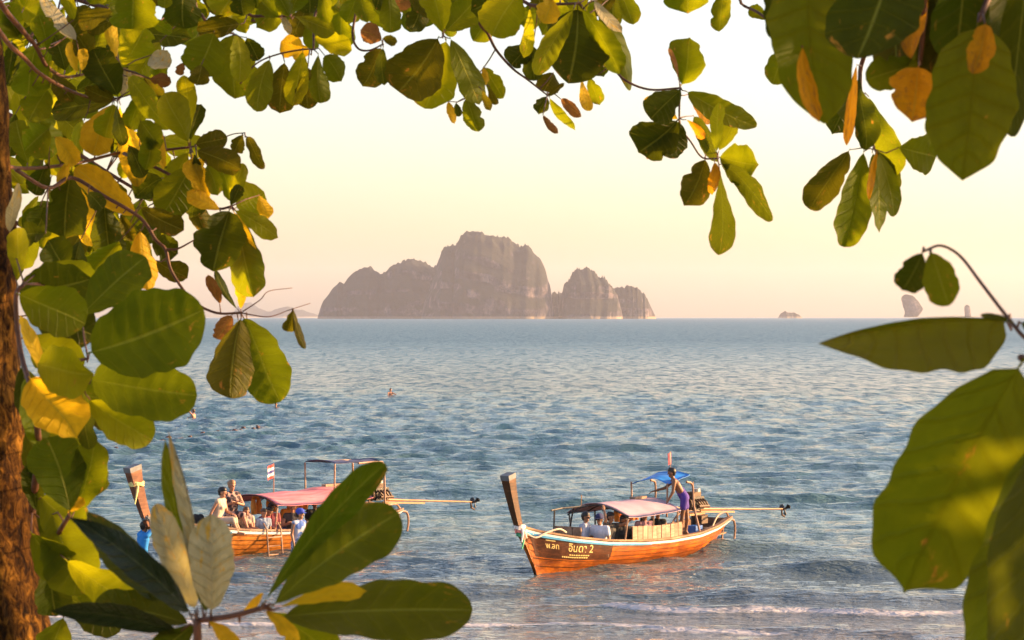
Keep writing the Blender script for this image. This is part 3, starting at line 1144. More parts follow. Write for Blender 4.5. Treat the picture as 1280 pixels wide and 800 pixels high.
    MB().box(c + Vector((-0.05, 0.2, -0.30)), (0.3, 0.22, 0.2)).build('fuel_can', M_RUST, e)
    MB().tube([c + Vector((0.4, 0.05, 0.0)), c + Vector((0.75, 0.12, 0.02)), c + Vector((1.15, 0.15, 0.10))], 0.022, 7).build('tiller', M_POST, e)
    end = Vector((-11.75 if one else -11.7, 0.0, 0.74))
    st = c + Vector((-0.3, 0, -0.06))
    shaft = MB().tube([st, st + (end - st) * 0.3, end], [0.042, 0.026, 0.020], 8).build('tail_shaft', M_SHAFT, e)
    MB().box(st + (end - st) * 0.2 + Vector((0, 0, -0.07)), (1.7, 0.04, 0.05), Matrix.Rotation(-0.07, 3, 'Y')).build('shaft_guard', M_SHAFT, e)
    mb = MB()
    for k in range(3):
        a = 2 * math.pi * k / 3 + 0.5
        rd = Vector((0, math.cos(a), math.sin(a)))
        tg = Vector((0, -math.sin(a), math.cos(a)))
        cen = end + Vector((-0.03, 0, 0))
        vs_ = [cen + rd * 0.03 + tg * 0.02 + Vector((0.02, 0, 0)), cen + rd * 0.15 + tg * 0.07 + Vector((0.03, 0, 0)), cen + rd * 0.19 + Vector((0, 0, 0)), cen + rd * 0.14 - tg * 0.06 - Vector((0.03, 0, 0)), cen + rd * 0.03 - tg * 0.02 - Vector((0.02, 0, 0))]
        vs2 = [v + Vector((-0.012, 0, 0)) for v in vs_]
        mb.add(vs_ + vs2, [(0, 1, 2, 3, 4), (9, 8, 7, 6, 5)] + [(i, (i + 1) % 5, 5 + (i + 1) % 5, 5 + i) for i in range(5)])
    mb.tube([end + Vector((0.08, 0, 0)), end + Vector((-0.08, 0, 0))], [0.045, 0.03], 8)
    mb.build('propeller', M_ENG, e)
    MB().tube([end + Vector((0.15, 0, 0)), end + Vector((0.12, 0, -0.16)), end + Vector((-0.02, 0, -0.22))], [0.02, 0.03, 0.02], 7).build('skeg', M_RUST, e)
    # stern rail hoops and fenders
    for side in (1, -1):
        q = catmull([Vector((-6.95, side * 0.62, 0.62)), Vector((-7.3, side * 0.58, 0.88)), Vector((-7.9, side * 0.45, 0.93)), Vector((-8.2, side * 0.36, 0.78))], 5)
        MB().tube([Vector(p) for p in q], 0.026, 7).build('stern_rail', M_POST if one else M_PALE, root)
    for (y, x) in ((0.36, -8.28), (-0.05, -8.34)):
        q = catmull([Vector((x + 0.05, y, 0.72)), Vector((x - 0.18, y, 0.66)), Vector((x - 0.25, y, 0.42)), Vector((x - 0.2, y, 0.15))], 5)
        MB().tube([Vector(p) for p in q], 0.03, 7).build('stern_hoop', M_POST, root)
    MB().box((-6.55, 0.35, 0.55), (0.32, 0.26, 0.24)).build('battery_box', M_BLUEBOX, root)
    MB().box((-6.9, 0.5, 0.50), (0.18, 0.18, 0.2)).build('bilge_bucket', M_PALE, root)
    if not one:
        lad = empty('boarding_ladder')
        lad.parent = root
        for s in (2.6, 3.05):
            hb = float(half_beam(s))
            MB().tube([Vector((-s, hb - 0.02, 0.78)), Vector((-s, hb + 0.10, 0.62)), Vector((-s + 0.02, hb + 0.22, -0.3))], 0.022, 7).build('ladder_side', M_PALE, lad)
        for z in (0.42, 0.2, -0.02):
            MB().tube([Vector((-2.6, 0.95, z)), Vector((-3.05, 1.0, z))], 0.018, 6).build('rung', M_PALE, lad)
    # life vests tucked up under the roof
    for (s_, y_) in (((3.4, -0.3), (4.1, -0.45), (4.6, -0.2), (5.2, -0.4)) if not one else ((4.3, -0.5), (4.9, -0.45))):
        mb = MB()
        for q in (-1, 1):
            mb.tube([Vector((-s_ + 0.09 * q, y_, ze + 0.10)), Vector((-s_ + 0.10 * q, y_ + 0.02, ze - 0.08)), Vector((-s_ + 0.09 * q, y_ + 0.02, ze - 0.30))], [0.05, 0.085, 0.07], 8)
        mb.tube([Vector((-s_ - 0.09, y_, ze + 0.12)), Vector((-s_, y_ - 0.04, ze + 0.16)), Vector((-s_ + 0.09, y_, ze + 0.12))], 0.045, 8)
        mb.build('life_vest', M_ORANGE, root, True)
    # sign writing on the port bow
    if one:
        hull_text('พ.ลท', root, 0.02, 0.29, 0.20, M_GOLD)
        hull_text('อินดา 2', root, 0.72, 0.31, 0.27, M_GOLD)
        mb = MB()
        for (s0, t0, n_) in ((0.78, 0.375, 9), (0.52, 0.43, 12)):
            for k in range(n_):
                a = s0 + 0.075 * k
                strip(mb, (a, a + 0.05), t0, t0 + 0.026, 1, 0.0275, 0.0275, n=2, thick=0.003, nt=1)
        strip(mb, (0.05, 0.33), 0.112, 0.132, 1, 0.0275, 0.0275, n=5, thick=0.003, nt=1)
        tag(mb.build('small_lettering', M_GOLD, root), kind='stuff')
    if one:
        tag(root, 'varnished orange-brown long-tailed boat with blue awning and gold lettering on its bow', 'boat', 'long-tailed boats at the beach')
    else:
        tag(root, 'honey-coloured long-tailed boat with red-pink roof half hidden behind leaves', 'boat', 'long-tailed boats at the beach')
    return root


BOAT1 = build_boat(1)
BOAT2 = build_boat(2)
bpy.context.view_layer.update()
# ------------------------------------------------------------------ people
SKIN = {}


def skin_mat(name, col):
    m = simple_mat(name, col, 0.5, 0.12, 9.0, spec=0.4)
    b = m.node_tree.nodes['Principled BSDF']
    b.inputs['Subsurface Weight'].default_value = 0.0
    return m


SKIN['tan'] = skin_mat('tan_skin', (0.30, 0.15, 0.085))
SKIN['brown'] = skin_mat('brown_skin', (0.19, 0.088, 0.045))
SKIN['fair'] = skin_mat('fair_skin', (0.38, 0.19, 0.12))
HAIR = {'black': simple_mat('black_hair', (0.014, 0.011, 0.010), 0.45, 0.3, 30.0), 'brown': simple_mat('brown_hair', (0.07, 0.035, 0.018), 0.5, 0.3, 30.0),
        'blond': simple_mat('fair_hair', (0.28, 0.15, 0.07), 0.5, 0.3, 30.0)}
M_EYE = simple_mat('dark_eye', (0.02, 0.015, 0.012), 0.2, 0.1, 5.0)
M_LIP = simple_mat('lip_skin', (0.30, 0.09, 0.07), 0.4, 0.1, 5.0)
M_GLASS = simple_mat('dark_sunglasses', (0.012, 0.012, 0.014), 0.12, 0.1, 5.0)


def cloth(name, col, var=0.15, scale=9.0):
    return simple_mat(name, col, 0.85, var, scale, bump=0.4)


def print_cloth(name, a, b_, scale=14.0):
    m, nt, b, out = node_mat(name)
    tc = nd(nt, 'ShaderNodeTexCoord')
    v = nd(nt, 'ShaderNodeTexVoronoi', Scale=scale)
    nt.links.new(tc.outputs['Object'], v.inputs['Vector'])
    r = ramp(nt, [(0.50, a), (0.62, b_)])
    nt.links.new(v.outputs['Distance'], r.inputs[0])
    nt.links.new(r.outputs[0], b.inputs['Base Color'])
    b.inputs['Roughness'].default_value = 0.85
    return m


C = {'purple': cloth('purple_shorts_cloth', (0.075, 0.035, 0.26)), 'greyblue': cloth('grey_blue_cloth', (0.30, 0.34, 0.46)),
     'white': cloth('white_tshirt_cloth', (0.56, 0.57, 0.66)), 'charcoal': cloth('charcoal_cloth', (0.06, 0.055, 0.055)), 'black': cloth('black_cloth', (0.012, 0.012, 0.014)),
     'mauve': cloth('pink_mauve_cloth', (0.48, 0.27, 0.30)), 'cream': cloth('cream_cloth', (0.50, 0.38, 0.29)), 'blue': cloth('bright_blue_cloth', (0.015, 0.21, 0.60)),
     'navy': cloth('navy_cloth', (0.025, 0.03, 0.10)), 'bluewhite': print_cloth('blue_white_print', (0.05, 0.12, 0.40), (0.42, 0.45, 0.56), 6.0),
     'swim': print_cloth('patterned_swim_cloth', (0.06, 0.09, 0.28), (0.45, 0.46, 0.58), 16.0), 'floral': print_cloth('dark_floral_print', (0.03, 0.02, 0.03), (0.40, 0.24, 0.20), 12.0),
     'maroon': cloth('maroon_cloth', (0.20, 0.04, 0.06)), 'orange': cloth('orange_life_vest', (0.72, 0.24, 0.03)), 'denim': cloth('pale_denim', (0.22, 0.28, 0.40)),
     'capblue': cloth('blue_cap_cloth', (0.03, 0.06, 0.42))}


def round_cone(mb, a, b, ra, rb, n=12):
    """closed tapered capsule"""
    a, b = Vector(a), Vector(b)
    t = b - a
    if t.length < 1e-4:
        mb.ball(a, ra)
        return
    t.normalize()
    pts, rs = [], []
    for k in range(4):
        th = math.pi / 2 * (1 - k / 4)
        pts.append(a - t * ra * math.sin(th))
        rs.append(max(ra * math.cos(th), 0.001))
    pts.append(a)
    rs.append(ra)
    pts.append(b)
    rs.append(rb)
    for k in range(1, 5):
        th = math.pi / 2 * k / 4
        pts.append(b + t * rb * math.sin(th))
        rs.append(max(rb * math.cos(th), 0.001))
    mb.tube(pts, rs, n)


def remeshed(mb, voxel, smooth=2, ratio=0.45):
    me = bpy.data.meshes.new('tmp')
    me.from_pydata([tuple(v) for v in mb.v], [], mb.f)
    o = bpy.data.objects.new('tmp', me)
    COL.objects.link(o)
    r = o.modifiers.new('r', 'REMESH')
    r.mode = 'VOXEL'
    r.voxel_size = voxel
    r.use_smooth_shade = True
    if smooth:
        s = o.modifiers.new('s', 'SMOOTH')
        s.factor = 0.5
        s.iterations = smooth
    if ratio < 1:
        dcm = o.modifiers.new('d', 'DECIMATE')
        dcm.ratio = ratio
    dg = bpy.context.evaluated_depsgraph_get()
    out = bpy.data.meshes.new_from_object(o.evaluated_get(dg))
    bpy.data.objects.remove(o)
    bpy.data.meshes.remove(me)
    out.polygons.foreach_set('use_smooth', [True] * len(out.polygons))
    return out


def pose_joints(kind, **k):
    """joints in a frame with x forward, y left, z up; origin between the feet or on the seat"""
    J = {}
    lean = k.get('lean', 0.0)           # forward lean of the trunk, radians
    if kind == 'sit':
        J['pel'] = Vector((0, 0, 0.10))
    elif kind == 'stand':
        J['pel'] = Vector((k.get('hipx', 0.0), 0, 0.93))
    up = Vector((math.sin(lean), 0, math.cos(lean)))
    fw = Vector((math.cos(lean), 0, -math.sin(lean)))
    lf = Vector((0, 1, 0))
    pel = J['pel']
    J['waist'] = pel + up * 0.20
    J['chest'] = pel + up * 0.40
    J['neck'] = pel + up * 0.56
    hl = lean * k.get('headf', 0.5)
    hu = Vector((math.sin(hl), 0, math.cos(hl)))
    J['head'] = J['neck'] + hu * 0.145 + fw * 0.025
    J['up'], J['fw'] = up, fw
    turn = k.get('turn', 0.0)
    J['hfw'] = Vector((math.cos(turn) * math.cos(hl), math.sin(turn), -math.sin(hl) * 0.8)).normalized()
    J['hup'] = hu
    for side, nm in ((1, 'L'), (-1, 'R')):
        J['sh' + nm] = pel + up * 0.50 + lf * (0.175 * side)
        J['hip' + nm] = pel + lf * (0.09 * side)
        arm = k.get('arm' + nm, 'down')
        s = J['sh' + nm]
        if isinstance(arm, tuple):
            el, wr = arm
            J['el' + nm] = s + Vector(el)
            J['wr' + nm] = s + Vector(wr)
        elif arm == 'down':
            J['el' + nm] = s + Vector((-0.03, 0.05 * side, -0.27))
            J['wr' + nm] = s + Vector((0.06, 0.06 * side, -0.51))
        elif arm == 'lap':
            J['el' + nm] = s + Vector((0.04, 0.07 * side, -0.27))
            J['wr' + nm] = s + Vector((0.25, -0.04 * side, -0.32))
        elif arm == 'fold':
            J['el' + nm] = s + Vector((0.09, 0.09 * side, -0.25))
            J['wr' + nm] = s + Vector((0.22, -0.16 * side, -0.17))
        if kind == 'sit':
            ld = k.get('legs', 0.0)
            J['hip' + nm] = pel + Vector((-math.sin(ld), math.cos(ld), 0)) * (0.09 * side)
            J['kn' + nm] = J['hip' + nm] + Vector((0.42 * math.cos(ld), 0.42 * math.sin(ld), 0.04))
            J['an' + nm] = J['kn' + nm] + Vector((0.12 * math.cos(ld), 0.12 * math.sin(ld), -0.27))
        else:
            leg = k.get('leg' + nm, (0.02, 0.0))
            J['kn' + nm] = J['hip' + nm] + Vector((0.03 + leg[0] * 0.6, 0.01 * side, -0.43))
            J['an' + nm] = Vector((leg[0], J['hip' + nm].y + 0.01 * side + leg[1], 0.08))
        ld = k.get('legs', 0.0)
        J['toe' + nm] = J['an' + nm] + Vector((0.16 * math.cos(ld), 0.16 * math.sin(ld) + 0.02 * side, -0.055))
    return J


def build_person(J, mat_world, label, skin='tan', hair='black', top=None, sleeve=0.5, bottom='navy', bleg=0.5, longhair=False, cap=None, glasses=False,
                 scale=1.0, group=None, female=False, waist_down=True):
    root = empty('person')
    root.matrix_world = mat_world @ Matrix.Scale(scale, 4)
    up, fw = J['up'], J['fw']
    lf = Vector((0, 1, 0))
    sw = 0.92 if female else 1.0
    b = MB()
    # trunk
    def trunk(mb, inf, lo=True, hi=True):
        if lo:
            round_cone(mb, J['pel'] + lf * 0.075, J['pel'] - lf * 0.075, 0.098 + inf, 0.098 + inf)
            round_cone(mb, J['pel'] + fw * 0.0, J['waist'], 0.11 + inf, 0.098 + inf)
        if hi:
            for sd in (1, -1):
                round_cone(mb, J['waist'] + lf * (0.055 * sd), J['chest'] + lf * (0.085 * sd * sw), 0.085 + inf, 0.098 + inf)
                round_cone(mb, J['chest'] + lf * (0.085 * sd * sw), J['chest'] + up * 0.09 + lf * (0.12 * sd * sw), 0.098 + inf, 0.066 + inf)
                if female:
                    mb.ball(J['chest'] + fw * 0.075 + lf * 0.07 * sd - up * 0.02, 0.06 + inf)
            round_cone(mb, J['waist'], J['chest'] + fw * 0.015, 0.09 + inf, 0.108 + inf)
            round_cone(mb, J['shL'] - lf * 0.015, J['shR'] + lf * 0.015, 0.052 + inf, 0.052 + inf)
            round_cone(mb, J['chest'] + up * 0.06, J['neck'] - up * 0.01, 0.09 + inf, 0.052 + inf * 0.6)
    trunk(b, 0.0)
    round_cone(b, J['neck'] - up * 0.03, J['head'] - J['hup'] * 0.03, 0.05, 0.048)
    # head with jaw, nose, ears
    hf, hu = J['hfw'], J['hup']
    hl_ = hu.cross(hf).normalized()
    H = J['head']
    def hp(x, y, z):
        return H + hf * x + hl_ * y + hu * z
    round_cone(b, hp(-0.018, 0, 0.03), hp(0.015, 0, 0.03), 0.082, 0.078)
    round_cone(b, hp(0.0, 0, 0.0), hp(0.03, 0, -0.065), 0.072, 0.046)
    round_cone(b, hp(0.078, 0, 0.012), hp(0.098, 0, -0.018), 0.010, 0.014, 8)
    round_cone(b, hp(0.07, 0.03, 0.035), hp(0.07, -0.03, 0.035), 0.014, 0.014, 8)
    for sd in (1, -1):
        round_cone(b, hp(-0.005, 0.080 * sd, 0.02), hp(0.0, 0.078 * sd, -0.022), 0.014, 0.011, 8)
    # arms and hands
    for nm, sd in (('L', 1), ('R', -1)):
        s, e, w = J['sh' + nm], J['el' + nm], J['wr' + nm]
        round_cone(b, s, e, 0.052 * sw, 0.040 * sw)
        round_cone(b, e, w, 0.040 * sw, 0.027)
        dr = (w - e).normalized()
        side = dr.cross(Vector((0, 0, 1)))
        if side.length < 0.2:
            side = dr.cross(Vector((1, 0, 0)))
        side.normalize()
        nrm = side.cross(dr).normalized()
        pc = w + dr * 0.05
        for q in (-1, 0, 1):
            round_cone(b, w + dr * 0.01 + side * 0.010 * q, pc + dr * 0.04 + side * 0.022 * q, 0.019, 0.016, 8)
        for q, ln in ((-1.5, 0.055), (-0.5, 0.070), (0.5, 0.075), (1.5, 0.066)):
            p0 = pc + dr * 0.045 + side * 0.0185 * q
            p1 = p0 + dr * ln * 0.55 - nrm * 0.008
            p2 = p1 + dr * ln * 0.40 - nrm * 0.024
            round_cone(b, p0, p1, 0.0105, 0.0098, 7)
            round_cone(b, p1, p2, 0.0098, 0.0088, 7)
        t0 = w + dr * 0.03 + side * 0.024 * sd
        round_cone(b, t0, t0 + dr * 0.03 + side * 0.026 * sd, 0.013, 0.011, 7)
        round_cone(b, t0 + dr * 0.03 + side * 0.026 * sd, t0 + dr * 0.062 + side * 0.030 * sd - nrm * 0.01, 0.011, 0.009, 7)
    # legs and feet
    if waist_down:
        for nm, sd in (('L', 1), ('R', -1)):
            h, kn, an, to = J['hip' + nm], J['kn' + nm], J['an' + nm], J['toe' + nm]
            round_cone(b, h, kn, 0.090, 0.056)
            mid = kn + (an - kn) * 0.32
            back = Vector((-0.02, 0, 0))
            round_cone(b, kn, mid + back, 0.055, 0.056)
            round_cone(b, mid + back, an, 0.056, 0.036)
            round_cone(b, an + Vector((-0.03, 0, -0.04)), to, 0.040, 0.030)
            round_cone(b, an, an + Vector((-0.03, 0, -0.04)), 0.036, 0.040)
    body = remeshed(b, 0.0095, 1, 0.35)
    link('body', body, SKIN[skin], root)
    # clothes: shells a couple of centimetres off the body, ending at the hems
    if top:
        mb = MB()
        trunk(mb, 0.016, lo=False, hi=True)
        round_cone(mb, J['pel'] + up * 0.03, J['waist'], 0.122, 0.112)
        for sd in (1, -1):
            round_cone(mb, J['pel'] + up * 0.05 + lf * 0.06 * sd, J['waist'] + lf * 0.05 * sd, 0.105, 0.10)
        if sleeve > 0:
            for nm in 'LR':
                s, e, w = J['sh' + nm], J['el' + nm], J['wr' + nm]
                if sleeve <= 1:
                    round_cone(mb, s, s + (e - s) * sleeve, 0.070, 0.066)
                else:
                    round_cone(mb, s, e, 0.070, 0.058)
                    round_cone(mb, e, e + (w - e) * (sleeve - 1), 0.058, 0.044)
        link('shirt', remeshed(mb, 0.013, 1, 0.4), C[top], root)
    if bottom and waist_down:
        mb = MB()
        trunk(mb, 0.016, lo=True, hi=False)
        for nm in 'LR':
            h, kn, an = J['hip' + nm], J['kn' + nm], J['an' + nm]
            if bleg <= 1:
                q = h + (kn - h) * bleg
                round_cone(mb, h, q, 0.108, 0.108 - 0.026 * bleg)
            else:
                round_cone(mb, h, kn, 0.106, 0.078)
                round_cone(mb, kn, kn + (an - kn) * (bleg - 1), 0.076, 0.062)
        link('shorts' if bleg <= 1 else 'trousers', remeshed(mb, 0.013, 1, 0.4), C[bottom], root)
    # hair
    mb = MB()
    round_cone(mb, hp(-0.030, 0, 0.055), hp(0.014, 0, 0.072), 0.094, 0.080)
    round_cone(mb, hp(-0.045, 0, 0.03), hp(-0.045, 0, -0.02), 0.084, 0.064)
    if longhair:
        round_cone(mb, hp(-0.055, 0, 0.0), hp(-0.085, 0, -0.22), 0.072, 0.045)
        for sd in (1, -1):
            round_cone(mb, hp(-0.03, 0.07 * sd, 0.03), hp(-0.05, 0.075 * sd, -0.14), 0.034, 0.022)
    link('hair', remeshed(mb, 0.012, 1, 0.5), HAIR[hair], root)
    for sd in (1, -1):
        MB().ball(hp(0.081, 0.031 * sd, 0.016), (0.010, 0.012, 0.008), 8, 6).build('eye', M_EYE, root, True)
    MB().ball(hp(0.076, 0, -0.058), (0.012, 0.024, 0.007), 8, 6).build('mouth', M_LIP, root, True)
    if glasses:
        mb = MB()
        for sd in (1, -1):
            mb.ball(hp(0.090, 0.033 * sd, 0.016), (0.016, 0.030, 0.021), 10, 7)
            mb.tube([hp(0.088, 0.060 * sd, 0.02), hp(0.0, 0.086 * sd, 0.022)], 0.005, 5)
        mb.tube([hp(0.1, 0.02, 0.02), hp(0.1, -0.02, 0.02)], 0.006, 5)
        mb.build('sunglasses', M_GLASS, root, True)
    if cap:
        mb = MB()
        round_cone(mb, hp(-0.02, 0, 0.066), hp(0.014, 0, 0.074), 0.102, 0.092)
        cp = remeshed(mb, 0.012, 1, 0.5)
        co = link('cap', cp, C[cap], root)
        vs_, n = [], 9
        for kx in range(n):
            a = -1.15 + 2.3 * kx / (n - 1)
            vs_ += [hp(0.055 + 0.02 * math.cos(a), 0.085 * math.sin(a), 0.060), hp(0.085 + 0.085 * math.cos(a), 0.080 * math.sin(a), 0.048)]
        fs = [(2 * q, 2 * q + 2, 2 * q + 3, 2 * q + 1) for q in range(n - 1)]
        mesh_obj('brim', vs_, fs, C[cap], co)
    tag(root, label, 'person', group)
    return root


def boat_frame(boat, s, y, z, ang):
    """ang: facing relative to the bow, counter-clockwise seen from above"""
    return boat.matrix_world @ Matrix.Translation((-s, y, z)) @ Matrix.Rotation(ang, 4, 'Z')


PI = math.pi
G1 = 'people aboard the boat with the blue awning'
G2 = 'people aboard the boat with the red-pink roof'
G3 = 'people in the water'
# --- boat with blue awning
def aboard(boat, s, y, z, ang, label, skin, hair, legs=None, group=None, scale=1.0, pose=None, **kw):
    pose = dict(pose or {})
    pose['legs'] = -ang - 0.45 if legs is None else legs       # knees toward the bow, inside the planking
    return build_person(pose_joints('sit', **pose), boat_frame(boat, s, y, z, ang), label, skin, hair, group=group, scale=scale, **kw)


build_person(pose_joints('stand', lean=0.55, headf=0.15, hipx=-0.12, armR=((0.20, -0.02, -0.20), (0.46, 0.0, -0.27)), armL=((0.04, 0.05, -0.27), (0.16, 0.03, -0.49)), legL=(0.04, 0.0), legR=(-0.16, 0.0)),
             boat_frame(BOAT1, 5.20, 0.74, 0.55, -0.94), 'bare-chested man in purple shorts leaning over the boat roof', 'brown', 'black', top=None, bottom='purple', bleg=0.55, group=G1)
aboard(BOAT1, 1.90, 0.10, 0.37, 1.75, 'passenger in a grey-blue shirt and sunglasses nearest the bow', 'tan', 'black', group=G1, pose=dict(lean=0.05, armL='lap', armR='lap'), top='greyblue', sleeve=0.8, bottom='navy', bleg=1.6, glasses=True)
aboard(BOAT1, 2.12, 0.46, 0.34, 0.25, 'passenger in a white t-shirt and dark cap', 'tan', 'black', group=G1, pose=dict(lean=0.18, turn=-0.2, armL='lap', armR='down'), top='white', bottom='navy', bleg=1.2, cap='navy', glasses=True)
aboard(BOAT1, 2.62, 0.34, 0.33, 1.55, 'passenger in a charcoal top with one arm raised to the roof', 'tan', 'black', group=G1, pose=dict(lean=0.05, armR=((0.08, -0.10, 0.18), (0.0, -0.05, 0.38)), armL=((0.2, 0.05, 0.02), (0.42, 0.02, 0.12))),
       top='charcoal', bottom='navy', bleg=1.5)
aboard(BOAT1, 2.98, 0.55, 0.24, 1.0, 'passenger all in black beside the roof post', 'brown', 'black', group=G1, pose=dict(lean=-0.05, turn=0.3, armL='down', armR='lap'), top='black', sleeve=1.6, bottom='black', bleg=1.8, longhair=True, female=True)
aboard(BOAT1, 3.98, 0.48, 0.30, 0.8, 'passenger in a pink-mauve top inside the cabin', 'fair', 'brown', group=G1, pose=dict(turn=0.3), top='mauve', bottom='navy', bleg=1.3, longhair=True, female=True)
aboard(BOAT1, 4.62, 0.46, 0.31, 0.7, 'passenger in a black sleeveless top near the cabin rear', 'tan', 'black', group=G1, pose=dict(turn=0.1), top='black', sleeve=0.0, bottom='black', bleg=1.4, female=True)
# --- boat with red-pink roof
aboard(BOAT2, 1.55, 0.20, 0.76, 1.9, 'dark-haired woman in a cream top seated on the bow deck', 'fair', 'black', group=G2, scale=1.05, legs=0.25, pose=dict(lean=0.22, turn=0.1, armL='lap', armR=((-0.12, -0.05, -0.24), (-0.2, -0.08, -0.46))), top='cream',
       sleeve=0.0, bottom='cream', bleg=1.2, female=True)
aboard(BOAT2, 2.25, 0.0, 0.84, 1.2, 'fair-haired woman in a dark floral dress on the bow', 'fair', 'blond', group=G2, scale=1.08, legs=0.5, pose=dict(turn=0.2, armR='fold', armL='fold'), top='floral', sleeve=0.0, bottom='floral', bleg=1.0, female=True)
aboard(BOAT2, 2.42, 0.35, 0.42, 0.9, 'small passenger in a cream dress below the floral dress', 'fair', 'brown', group=G2, scale=0.85, pose=dict(lean=0.25, turn=0.2), top='cream', bottom='cream', bleg=1.0, longhair=True, female=True)
aboard(BOAT2, 2.95, 0.05, 0.42, 1.9, 'bent-over passenger with a maroon back', 'tan', 'black', group=G2, pose=dict(lean=0.8, turn=-0.3, armL='lap'), top='maroon', bottom='navy', bleg=1.4)
aboard(BOAT2, 2.85, 0.48, 0.30, 1.2, 'passenger in pale denim left of the ladder', 'fair', 'brown', group=G2, scale=0.9, pose=dict(lean=0.22), top='denim', bottom='denim', bleg=1.2)
aboard(BOAT2, 3.35, 0.32, 0.34, 0.9, 'passenger in a maroon top right behind the ladder', 'tan', 'black', group=G2, scale=0.95, pose=dict(lean=0.05, turn=0.2), top='maroon', bottom='navy', bleg=1.2)
aboard(BOAT2, 3.95, 0.48, 0.28, 0.8, 'passenger in a charcoal vest right of the ladder', 'fair', 'brown', group=G2, pose=dict(lean=0.08, armL='fold', armR='fold'), top='charcoal', sleeve=0.2, bottom='navy', bleg=1.2)
aboard(BOAT2, 4.5, -0.2, 0.32, 1.3, 'passenger in an orange vest deep under the red-pink roof', 'tan', 'black', group=G2, pose=dict(turn=0.2), top='orange', bottom='navy', bleg=1.2)
aboard(BOAT2, 4.95, 0.3, 0.3, 1.0, 'passenger in black under the rear of the red-pink roof', 'tan', 'black', group=G2, pose=dict(turn=0.2), top='black', bottom='navy', bleg=1.2)
aboard(BOAT2, 5.6, 0.0, 0.3, 1.2, 'passenger in navy at the very back under the red-pink roof', 'brown', 'black', group=G2, pose=dict(turn=0.2), top='navy', bottom='navy', bleg=1.2)


# --- bags on the bow of the far-left boat
def backpack(frame, label, col):
    r = empty('backpack')
    r.matrix_world = frame
    mb = MB()
    round_cone(mb, (0, 0.07, 0.12), (0, 0.06, 0.36), 0.11, 0.10)
    round_cone(mb, (0, -0.07, 0.12), (0, -0.06, 0.36), 0.11, 0.10)
    link('bag', remeshed(mb, 0.014, 2, 0.4), C[col], r)
    mb = MB()
    round_cone(mb, (0.10, 0.06, 0.12), (0.10, -0.06, 0.12), 0.06, 0.06)
    link('pocket', remeshed(mb, 0.014, 2, 0.5), C[col], r)
    for q in (-1, 1):
        MB().tube([Vector((-0.1, 0.07 * q, 0.42)), Vector((-0.19, 0.09 * q, 0.28)), Vector((-0.1, 0.1 * q, 0.08))], 0.02, 6).build('strap', C['black'], r, True)
    tag(r, label, 'backpack')


backpack(boat_frame(BOAT2, 2.62, -0.1, 0.58, 1.2), 'dark maroon backpack among the passengers behind the bow deck', 'maroon')
backpack(boat_frame(BOAT2, 1.2, -0.1, 0.60, 0.6), 'black backpack behind the woman in the cream top', 'black')


# --- in the water
def in_water(px, py, depth, ang, dz=0.0):
    """person whose waterline is seen at (px, py), standing on the bottom `depth` below"""
    d = water_d(py)
    return Matrix.Translation(((px - 640) / F * d, d, -depth + dz)) @ Matrix.Rotation(ang, 4, 'Z')


build_person(pose_joints('stand', lean=0.05, armL=((0.22, 0.03, 0.14), (0.36, -0.05, 0.36)), armR=((0.20, 0.0, 0.16), (0.36, 0.05, 0.38))), in_water(178, 702, 0.75, 0.7), 'man in a bright blue shirt reaching up to the prow', 'brown',
             'black', top='blue', sleeve=0.75, bottom='navy', bleg=0.9, group=G3, scale=0.98)
build_person(pose_joints('stand', lean=0.10, turn=0.6, armL='down', armR='down', legL=(0.08, 0), legR=(-0.05, 0)), in_water(372, 707, 0.36, -0.7), 'wader in a blue and white tank top and blue cap', 'tan', 'black', top='bluewhite', sleeve=0.0,
             bottom='swim', bleg=0.9, cap='capblue', group=G3, scale=0.98)
build_person(pose_joints('stand', lean=0.15, armL='down', armR='fold'), in_water(408, 712, 0.36, 0.3), 'wader in patterned swim shorts almost hidden behind a leaf', 'fair', 'brown', top=None, bottom='swim', bleg=0.85, group=G3, scale=0.95)
for (px, py, an, lb, sk, hr) in ((488, 494, -1.2, 'swimmer showing head and shoulders far out below the islands', 'fair', 'brown'), (345, 511, -1.6, 'swimmer with only a dark head above the sea', 'tan', 'black'),
                                 (242, 523, 2.8, 'swimmer waving an arm beside the large leaf tip', 'fair', 'brown')):
    kw = dict(armL=((0.25, 0.1, -0.1), (0.45, 0.15, -0.16)), armR=((0.25, -0.1, -0.1), (0.45, -0.15, -0.16)))
    if px == 242:
        kw['armL'] = ((0.15, 0.12, 0.2), (0.25, 0.2, 0.42))
    dep = {488: 1.24, 345: 1.36, 242: 1.22}[px]
    build_person(pose_joints('stand', lean=0.0, **kw), in_water(px, py, dep, an), lb, sk, hr, top=None, bottom='navy', bleg=0.8, group='swimmers off the beach')

# ------------------------------------------------------------------ float line
M_FLOAT = simple_mat('dark_net_float', (0.10, 0.05, 0.04), 0.6, 0.4, 9.0)
fl = empty('float_line', P(180, 560, water_d(560)))
ends = []
for i in range(30):
    t = i / 29
    px = 120 + (332 - 120) * t
    py = 567 - 34 * t - 3.0 * math.sin(t * PI)
    d = water_d(py)
    ends.append(Vector(((px - 640) / F * d, d, -0.01)))
MB().tube([e - fl.location for e in ends], 0.008, 5).build('rope', M_FLOAT, fl)
for i, e in enumerate(ends):
    r = random.uniform(0.05, 0.10)
    MB().ball(e - fl.location + Vector((random.uniform(-.6, .6), 0, 0.03)), (r * 1.5, r, r), 8, 6).build('float', M_FLOAT, fl, True)
tag(fl, 'string of small dark floats on the water left of the swimmers', 'float line')
